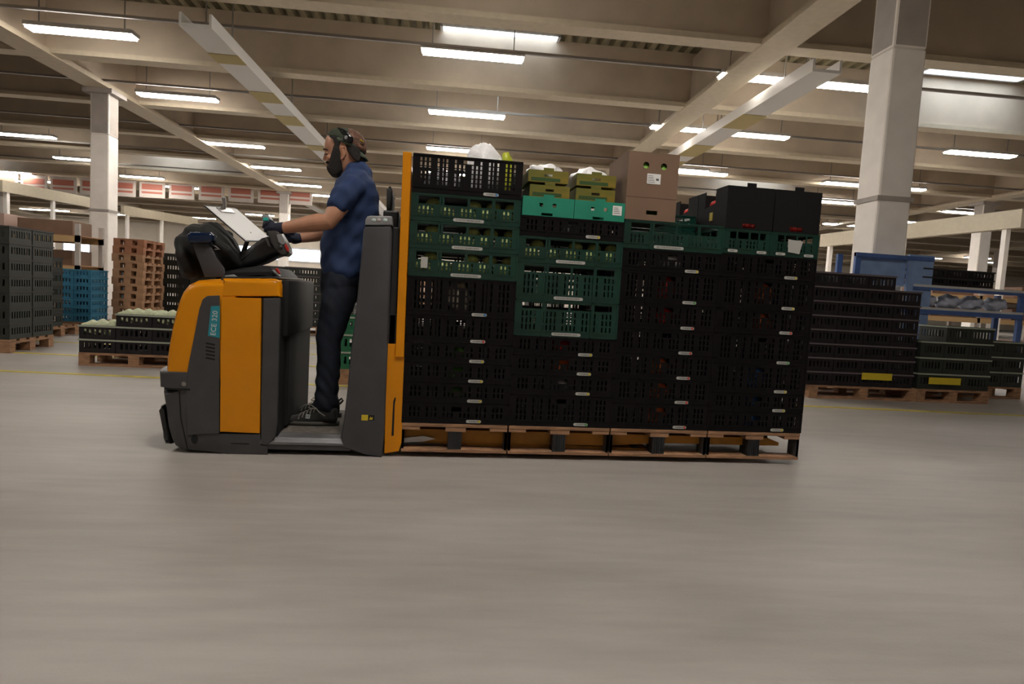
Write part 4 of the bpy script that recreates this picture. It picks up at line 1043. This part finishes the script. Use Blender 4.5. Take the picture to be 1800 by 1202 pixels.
        tube(bm, [tb, tb+ax*.022-lat*.016+fwd*.006, tb+ax*.034-lat*.034+fwd*.026, tb+ax*.026-lat*.040+fwd*.044], [.014, .0135, .0115, .010], 10)
        return blend(name, bm, 'glove', .0035, 1, person)
    glove('glove', A(493, 401, -.19), A(479, 401, -.185), GRIP0, GRIP1, -1)
    glove('glove', A(522, 419, .17), A(508, 417, .15), A(497, 425, .13), A(508, 410, .13), -1)
    for nm, c0, c1, Y, r in (('glove_cuff', (499, 400), (490, 401.5), -.192, .031), ('glove_cuff', (526, 418.5), (518, 419.5), .172, .030)):
        bm = bmesh.new(); tube(bm, [A(*c0, Y), A(*c1, Y)], [r, r+.003], 16, caps=True); kid(nm, bm, 'glove')
    # beard, moustache, side hair
    def slabhair(name, pts, hw, R, m='hair', it=1, taper=None):
        bm = bmesh.new(); P = [(q[0], q[1]) for q in smooth_pts(px(pts, 0), it)]; pillow(bm, P, -hw, hw, R, None, 7)
        if taper:
            za, zb2 = A(590, taper[0], 0).z, A(600, taper[1], 0).z
            for v in bm.verts: v.co.y *= taper[2]+(1-taper[2])*min(1, max(0, (v.co.z-za)/(zb2-za)))
        return kid(name, bm, m)
    slabhair('beard', [(590, 258), (600, 259), (603, 275), (607, 290), (606, 301), (600, 307), (591, 311), (582.5, 309.5), (577.5, 303), (575.5, 295.5), (578, 293.5), (580.5, 291), (581, 286), (583.5, 278), (587, 268)], .084, .02, taper=(307, 268, .60))
    slabhair('moustache', [(573.8, 287.6), (573.6, 285.6), (577, 284.2), (582, 286), (585, 290), (584, 294), (580.5, 291.5), (577, 288.6)], .034, .009)
    slabhair('hair', [(583, 243), (600, 247), (618, 256), (634, 266), (637, 276), (634, 288), (628, 287), (620, 279), (613, 269), (609, 256), (602, 253), (600, 264), (593, 264), (590, 252)], .081, .006)
    bm = bmesh.new()
    for s in (-1, 1): tube(bm, [A(575.5, 263.5, s*.052), A(571.3, 262.0, s*.036), A(569.4, 262.2, s*.022), A(569.6, 264, s*.008)], [.003, .0045, .0052, .0035], 8, Vector((0, 0, 1)))
    kid('eyebrow', bm, 'hair')
    bm = bmesh.new()
    for s in (-1, 1): ellipsoid(bm, A(575.0, 269.3, s*.030), (.0105, .0115, .0085))
    kid("eye", bm, "skin")
    bm = bmesh.new()
    for s in (-1, 1): tube(bm, [A(576.5, 270.4, s*.046), A(573.0, 271.0, s*.036), A(571.3, 271.2, s*.026), A(572.4, 270.8, s*.016)], [.002, .0028, .0028, .002], 6, Vector((0, 0, 1)))
    kid('eyelash', bm, 'hair')
    # cap worn backwards
    bm = bmesh.new(); S = 32; rings = []
    c0 = A(607, 262, 0)
    cap_lv = [(225.8, 602, 612, .01), (227.5, 592, 622, .036), (231, 584, 630, .056), (236, 578, 636.5, .070), (243, 574, 641, .079), (251, 572.5, 643.5, .084), (259, 573, 644, .085), (268, 576, 643, .084)]
    for y, f, b, hw in cap_lv:
        p, q = A(f, y, 0), A(b, y, 0); c = (p+q)/2; r = (q.x-p.x)/2
        rings.append([bm.verts.new((c.x+r*math.cos(2*math.pi*k/S), hw*math.sin(2*math.pi*k/S), c.z)) for k in range(S)])
    bm.faces.new(rings[0])
    for a, b in zip(rings, rings[1:]):
        for k in range(S): bm.faces.new((a[k], b[k], b[(k+1) % S], a[(k+1) % S]))
    p0, p1 = A(575, 238.5, 0), A(644, 270, 0); d = (p1-p0); nn = Vector((d.z, 0, -d.x)).normalized(); nn = nn if nn.z < 0 else -nn
    bmesh.ops.bisect_plane(bm, geom=bm.verts[:]+bm.edges[:]+bm.faces[:], plane_co=p0, plane_no=nn, clear_outer=True)
    split = A(616, 240, 0); bmesh.ops.bisect_plane(bm, geom=bm.verts[:]+bm.edges[:]+bm.faces[:], plane_co=split, plane_no=Vector((1, 0, .3)))
    for f in bm.faces:
        cc = f.calc_center_median(); f.material_index = 1 if (cc-split).dot(Vector((1, 0, .3))) > 0 else 0
    cap = kid('cap', bm, ['olivecap', 'camob'])
    so = cap.modifiers.new('s', 'SOLIDIFY'); so.thickness = .004; so.offset = 0
    # band around the cap edge and brim at the nape
    bm = bmesh.new(); q0, q1 = A(577, 241.5, 0), A(641, 268, 0); cc = (q0+q1)/2; hx_ = (q1-q0)/2
    ring = [cc+hx_*math.cos(2*math.pi*k/32)+Vector((0, .0855*math.sin(2*math.pi*k/32), 0)) for k in range(33)]
    tube(bm, ring, [(.010, .004)]*33, 8, Vector((0, 0, 1)), False); link('cap_band', mesh('cap_band', bm, 'camo', True), cap)
    bm = bmesh.new(); nb = 14; g1, g2 = [], []
    for i in range(nb+1):
        an = -1.15+2.3*i/nb
        ib = A(614+6*math.cos(an)*3.2, 259+3.5*math.cos(an)*2.4, 0); ib.y = .084*math.sin(an)
        ob = A(619+28*math.cos(an), 262.5+20*math.cos(an), 0); ob.y = .088*math.sin(an)
        drop = Vector((0, 0, -.022*abs(math.sin(an))**2))
        g1.append((ib+drop*.5, ob+drop))
    rows_ = []
    for a, b in g1: rows_.append([bm.verts.new(a.lerp(b, t)+Vector((0, 0, .006*math.sin(math.pi*t)))) for t in (0, .33, .66, 1)])
    for r0, r1 in zip(rows_, rows_[1:]):
        for k in range(3): bm.faces.new((r0[k], r0[k+1], r1[k+1], r1[k]))
    brim = link('brim', mesh('brim', bm, 'camo', True), cap); so = brim.modifiers.new('s', 'SOLIDIFY'); so.thickness = .007; so.offset = 0
    # headset pushed up on the cap
    bm = bmesh.new()
    pts = []
    for i in range(13):
        an = math.pi*i/12; w = .092*math.cos(an); lift = math.sin(an)
        p = A(616-20*lift, 243-16.5*lift, 0); pts.append(Vector((p.x, -w, p.z)))
    tube(bm, pts, [(.010, .0045)]*13, 8, Vector((1, 0, 0))); hs = kid('headset', bm, 'glossb')
    for s in (-1, 1):
        e0 = A(613, 243.5, s*.088)
        bm = bmesh.new(); ellipsoid(bm, (e0.x, s*.094, e0.z), (.030, .012, .024), Matrix.Rotation(.6, 4, 'Y'), 20, 12); ec = link('ear_cup', mesh('ear_cup', bm, 'glossb', True), hs)
        bm = bmesh.new(); e1 = A(608.5, 242, s*.1); ellipsoid(bm, (e1.x, s*.106, e1.z), (.009, .003, .012), Matrix.Rotation(.4, 4, 'Y')); link('cup_plate', mesh('cup_plate', bm, 'mid', True), ec)
    bm = bmesh.new()                          # small coloured stitching at the back of the cap
    for x, y, m_ in ((634.5, 246.5, 0), (637, 248.5, 0), (630, 251, 0)): c = A(x, y, -.05); ellipsoid(bm, c, (.006, .006, .005))
    kid('cap_badge', bm, 'ysign')
    bm = bmesh.new(); c = A(636, 254, -.03); ellipsoid(bm, c, (.014, .03, .012)); kid('cap_strap', bm, 'camob')
    # shirt collar chain-light edge
    return person
rider()
# ---------------------------------------------------------------- goods standing across the aisle
BG = {}
def bg_crate(L, Wd, H, m, rim):
    key = (round(L, 3), round(Wd, 3), round(H, 3), m)
    if key in BG: return BG[key]
    bm = bmesh.new(); a, b = L/2-.003, Wd/2-.003; t = .006
    n = max(4, int(L/.05)); us = slots(n, 2*a, .03, .5); us2 = slots(max(4, int(Wd/.05)), 2*b, .03, .5)
    vs = [0, H*.3, H*.72, H]
    hl = lambda i, j: i % 2 == 1 and j == 1
    wall(bm, (-a, -b, 0), (1, 0, 0), (0, 0, 1), (0, -1, 0), us, vs, hl, t); wall(bm, (a, b, 0), (-1, 0, 0), (0, 0, 1), (0, 1, 0), us, vs, hl, t)
    wall(bm, (a, -b, 0), (0, 1, 0), (0, 0, 1), (1, 0, 0), us2, vs, hl, t); wall(bm, (-a, b, 0), (0, -1, 0), (0, 0, 1), (-1, 0, 0), us2, vs, hl, t)
    box(bm, (-a+t, -b+t, .002), (a-t, b-t, .010))
    e = .009; nf = len(bm.faces)
    for z0, z1 in ((H-.018, H-.002),):
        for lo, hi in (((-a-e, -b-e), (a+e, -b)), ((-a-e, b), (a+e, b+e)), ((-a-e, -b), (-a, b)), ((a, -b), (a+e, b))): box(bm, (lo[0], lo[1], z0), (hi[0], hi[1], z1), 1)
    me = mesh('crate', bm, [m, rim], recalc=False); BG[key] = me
    return me
M['rimk'] = mat('black_rim_glint', (0.11, 0.09, 0.10), 0.45); M['rimg'] = mat('pale_crate_rim', (0.30, 0.33, 0.27), 0.5); M['rimd'] = mat('dark_rim', (0.02, 0.02, 0.02), 0.5)  # rims lightened beyond the crate plastic to paint in lamp reflections
M['rimb'] = mat('blue_rim', (0.04, 0.20, 0.32), 0.5)
def bg_pallet(x0, x1, y0, d, label, z=0.0, name='pallet', m='wood', cat='pallet', group=None, h=.144):
    L = x1-x0; o = empty(name, (x0, y0, z)); tag(o, label, cat, group)
    n = 5; w = d/n*.72
    for k in range(n):
        obox('plank', (0, k*(d-w)/(n-1), h-.022), (L, k*(d-w)/(n-1)+w, h), m, o)
    for k in range(3):
        x = k*(L-.1)/2; obox('stringer', (x, 0, h-.044), (x+.1, d, h-.022), m, o)
        for j in range(3): y = j*(d-.1)/2; obox('block', (x, y, .022), (x+.1, y+.1, h-.044), m, o)
    for j in range(3): y = j*(d-.1)/2; obox('skid', (0, y, 0), (L, y+.1, .022), m, o)
    return o
def stack(x0, x1, Y, z0, nc, tops, h, d, m, rim, phrase, group, deep=1, shared=None):
    w = (x1-x0)/nc
    for c in range(nc):
        rows = tops[c] if isinstance(tops, (list, tuple)) else tops
        for r in range(rows):
            for q in range(deep):
                me = bg_crate(w, d, h, m, rim)
                o = link('crate', me, None, (x0+w*(c+.5), Y+d*(q+.5), z0+r*h))
                if q or shared: tag(o, shared or ('crate hidden in the rear row'+phrase.split('|')[1].replace('in the', ' of the', 1)), 'crate', group+(' rear row' if q else ''))
                else:
                    tag(o, '%s%s, %s%s' % (phrase.split('|')[0].replace(', ', ' '), ORD[r], ('%s column, ' % COLN[c]) if nc > 1 else '', phrase.split('|')[1]), 'crate', group)
# right: long black stack
Yr = at_z(1500, 702).y
gx = lambda x, y, Y=None: at_y(x, y, Yr if Y is None else Y).x
gz = lambda x, y, Y=None: at_y(x, y, Yr if Y is None else Y).z
h8 = (gz(1590, 480+8)-gz(1590, 684))/8
stack(gx(1420, 600), gx(1612, 600), Yr, .144, 4, [8, 8, 8, 7], h8, .4, 'blackcr2', 'rimk', 'black crate, |long stack right of the load', 'black crates right of the load')
bg_pallet(gx(1422, 690), gx(1612, 690), Yr, .8, 'wooden pallet under the long black crate stack right of the load')
x2 = gx(1618, 640); x3 = gx(1745, 640)
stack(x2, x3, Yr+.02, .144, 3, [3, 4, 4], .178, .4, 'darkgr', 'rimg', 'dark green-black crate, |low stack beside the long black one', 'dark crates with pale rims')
bg_pallet(x2, x3, Yr, .8, 'wooden pallet under the low dark green-black crate stack')
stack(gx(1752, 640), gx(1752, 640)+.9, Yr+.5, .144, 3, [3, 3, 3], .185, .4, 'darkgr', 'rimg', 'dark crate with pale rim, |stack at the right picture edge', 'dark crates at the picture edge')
bg_pallet(gx(1752, 640), gx(1752, 640)+.9, Yr+.5, .8, 'wooden pallet at the right picture edge under dark crates')
for (xa_, ya_, xb_, yb_), lb in (((1517, 659, 1569, 671), 'yellow card on the lowest crates of the long black stack'), ((1635, 666, 1690, 679), 'yellow card low on the dark green-black stack')):
    p, q = at_y(xa_, ya_, Yr-.03), at_y(xb_, yb_, Yr-.03)
    o = obox('shelf_card', (0, 0, 0), (q.x-p.x, .004, .075), 'ysign', None); o.location = (p.x, Yr-.016, q.z+.01); tag(o, lb, 'card')
# right: blue rack
Yk = Yr+.87
K = empty('steel_rack', (0, 0, 0)); tag(K, 'blue painted steel rack rising behind the black crate stacks, two shelves', 'rack')
kx = lambda x, y: at_y(x, y, Yk).x
kz = lambda x, y: at_y(x, y, Yk).z
xL, xM, xR = kx(1503, 470), kx(1600, 470), kx(1792, 540)
for x, w, zt2 in ((xL, .07, kz(1503, 443)), (xM-.02, .34, kz(1600, 447)), (xR, .07, kz(1792, 520))):
    for y in (0, .34): obox('post', (x, Yk+y, 0), (x+w if y == 0 else x+.07, Yk+y+.04, zt2), 'bluest' if w < .3 else 'bluepl', K)
obox('rail', (xL, Yk-.01, kz(1503, 450)), (xM+.32, Yk+.04, kz(1503, 443)), 'bluest', K)
obox('film_sheet', (xL+.07, Yk+.05, kz(1550, 500)), (xM-.02, Yk+.06, kz(1550, 453)), 'bluepl', K)
for ya, yb_, l, r in ((553, 545, 1560, 1792), (511, 506, 1600, 1792)):
    z1, z2 = kz(1650, ya), kz(1650, yb_)
    obox('shelf_beam', (kx(l, 550), Yk-.02, z1), (xR+.05, Yk+.04, z2), 'bluest', K)
    obox('shelf_board', (kx(l, 550), Yk-.02, z2), (xR+.05, Yk+.38, z2+.03), 'wallw', K)
M_s = kz(1650, 506)+.03
stack(kx(1622, 490), kx(1748, 490), Yk, M_s, 3, 2, (kz(1680, 474)-kz(1680, 506))/2-.008, .36, 'blackcr2', 'rimd', 'black crate, |on the upper shelf of the blue rack', 'crates on the blue rack')
for k in range(4):
    z2 = kz(1650, 545)+.03
    o = link('plastic_bag', bag_mesh(80+k, .30, .26, .17, 'filmbag'), None, (kx(1632+k*42, 530)+.1, Yk+.19, z2)); tag(o, 'pale wrapped bundle on the lower shelf of the blue rack, %s from left' % COLN[k], 'bundle', 'wrapped bundles')
# left: dark crate tower
Yl = at_z(40, 622).y
stack(at_y(16, 500, Yl).x-1.2, at_y(16, 500, Yl).x, Yl, .144, 2, 7, (at_y(70, 400, Yl).z-.144)/7, .4, 'darkgr', 'rimd', 'dark crate, |in the tall tower at the left picture edge', 'dark tower crates', 2)
bg_pallet(at_y(16, 500, Yl).x-1.2, at_y(16, 500, Yl).x, Yl, .8, 'wooden pallet under the tall dark tower at the left picture edge')
Y2 = Yl+1.7
xb1 = at_y(80, 520, Y2).x
stack(xb1-.8, xb1, Y2, .144, 2, 5, (at_y(100, 452, Y2).z-.144)/5, .4, 'darkgr', 'rimd', 'dark crate, |in the shorter stack behind the tall left tower', 'dark crates behind the tower')
bg_pallet(xb1-.8, xb1, Y2, .8, 'wooden pallet under the shorter dark stack at left')
# blue crates
Y3 = at_z(150, 583).y
xb2, xb3 = at_y(98, 520, Y3).x, at_y(160, 520, Y3).x
nb = 7; hb = (at_y(150, 474, Y3).z-.144)/nb
stack(xb2, xb3, Y3, .144, 2, nb, hb, .5, 'bluecr', 'rimb', 'blue crate, |in the blue stack behind the low lettuce crates', 'blue crates')
bg_pallet(xb2, xb3, Y3, .8, 'wooden pallet under the blue crate stack')
# tower of empty tan pallets
Y4 = Y3+.6
xt0, xt1 = at_y(196, 480, Y4).x, at_y(250, 480, Y4).x
zt4 = at_y(235, 420, Y4).z; npal = 12; hp = zt4/npal
for k in range(npal):
    bg_pallet(xt0+(k % 3)*.012, xt1+(k % 3)*.012, Y4, .8, 'tan wooden pallet, %s in the tall pallet tower left of the jacket' % (ORD[k] if k < npal-1 else 'topmost'), k*hp, 'pallet', 'tan' if k < npal-2 else 'tanred', 'pallet', 'empty pallets in the tower', h=hp-.001)
# low lettuce crates
Y5 = at_z(215, 645).y
x50, x51 = at_y(138, 610, Y5).x, at_y(330, 610, Y5).x
bg_pallet(x50, x51, Y5, .8, 'wooden pallet under the low lettuce crates left of the truck', h=.13)
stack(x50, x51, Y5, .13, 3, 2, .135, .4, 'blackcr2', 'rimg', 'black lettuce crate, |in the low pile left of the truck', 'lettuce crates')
w5 = (x51-x50)/3
for c in (1, 2, 0):
    if c: 
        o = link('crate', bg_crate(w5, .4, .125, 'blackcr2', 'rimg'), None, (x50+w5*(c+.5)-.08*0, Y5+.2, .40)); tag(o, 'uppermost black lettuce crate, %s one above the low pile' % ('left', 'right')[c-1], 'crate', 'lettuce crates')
    zt5 = .40+.125 if c else .40
    for i in range(3):
        for j in range(2):
            o = link('lettuce', bag_mesh(90+i, .19, .17, .14, 'produce'), None, (x50+w5*(c+.2+.3*i), Y5+.1+.19*j, zt5-.11)); tag(o, 'pale green lettuce head, %s from left in the %s crate, %s row' % (COLN[i], ('lower left', 'upper left', 'upper right')[c], ('front', 'back')[j]), 'lettuce', 'lettuce heads')
# dark crates between truck and rider, and further back
Y6 = at_z(540, 588).y
x60, x61 = at_y(500, 520, Y6).x, at_y(500, 520, Y6).x+1.2
stack(x60, x61, Y6, .144, 2, 7, (at_y(535, 470, Y6).z-.144)/7, .5, 'darkgr', 'rimk', 'dark crate, |in the stack seen between truck and rider', 'dark crates behind the rider')
bg_pallet(x60, x61, Y6, .8, 'wooden pallet seen between truck and the legs of the rider')
x70 = at_y(270, 500, Y6+.5).x
stack(x70, x70+1.2, Y6+.5, .144, 2, 7, .165, .5, 'darkgr', 'rimd', 'dark crate, |in the stack behind the front of the truck', 'dark crates behind the jacket')
bg_pallet(x70, x70+1.2, Y6+.5, .8, 'wooden pallet behind the yellow cowl')
# green crates behind the backrest post
Y7 = at_z(620, 676).y
x80 = at_y(597, 600, Y7).x; hg = (at_y(610, 556, Y7).z-.144)/3
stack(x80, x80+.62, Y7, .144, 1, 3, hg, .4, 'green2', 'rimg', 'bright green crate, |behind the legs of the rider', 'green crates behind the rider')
bg_pallet(x80, x80+.62, Y7, .8, 'wooden pallet under the bright green crates')
# far rows of goods down the hall
rr = random.Random(11)
for i in range(16):
    x = -26+i*2.1; Yf = 16+rr.uniform(-.5, .5)
    mm = rr.choice(['darkgr', 'blackcr2', 'tan', 'darkgr', 'bluecr'])
    stack(x, x+1.2, Yf, .144, 1, rr.choice([3, 4, 4]), .30, .8, mm, 'rimk', '', 'far goods', shared='far away stacked crate down the hall')
    bg_pallet(x, x+1.2, Yf, .8, 'far away wooden pallet down the hall', group='far pallets')
# pallet racks with cartons far left and right
def rack(x, Y, label):
    o = empty('pallet_rack', (x, Y, 0)); tag(o, label, 'rack')
    for q in (0, 2.7, 5.4):
        for y in (0, 1): obox('post', (q, y, 0), (q+.09, y+.08, 1.9), 'colgrey', o)
    for z in (.85, 1.5):
        for y in (0, 1): obox('shelf_beam', (0, y, z), (5.49, y+.06, z+.13), 'creamo', o)
        obox('shelf_board', (0, 0, z+.13), (5.49, 1.06, z+.15), 'tan', o)
    for z in (0, 1.0, 1.65):
        for k in range(4):
            h = rr.uniform(.28, .42); cx = .15+k*1.35
            b = obox('carton', (0, 0, 0), (1.1, .8, h), 'pinkcard' if (k+int(z)) % 2 else 'card', None, .01); b.location = (x+cx, Y+.12, z+.001+(0 if z else 0)+(.0 if not z else 0))
            tag(b, 'carton on %s of %s, %s from left' % ({0: 'floor', 1.0: 'lower shelf', 1.65: 'upper shelf'}[z], 'pallet rack'+label.split('far')[1], COLN[k]), 'carton', 'cartons on the far racks')
rack(at_y(60, 440, 11).x-4.6, 11, 'pallet rack with cartons far behind the left crate tower')
rack(13.5, 12.5, 'pallet rack with cartons far behind the blue rack')
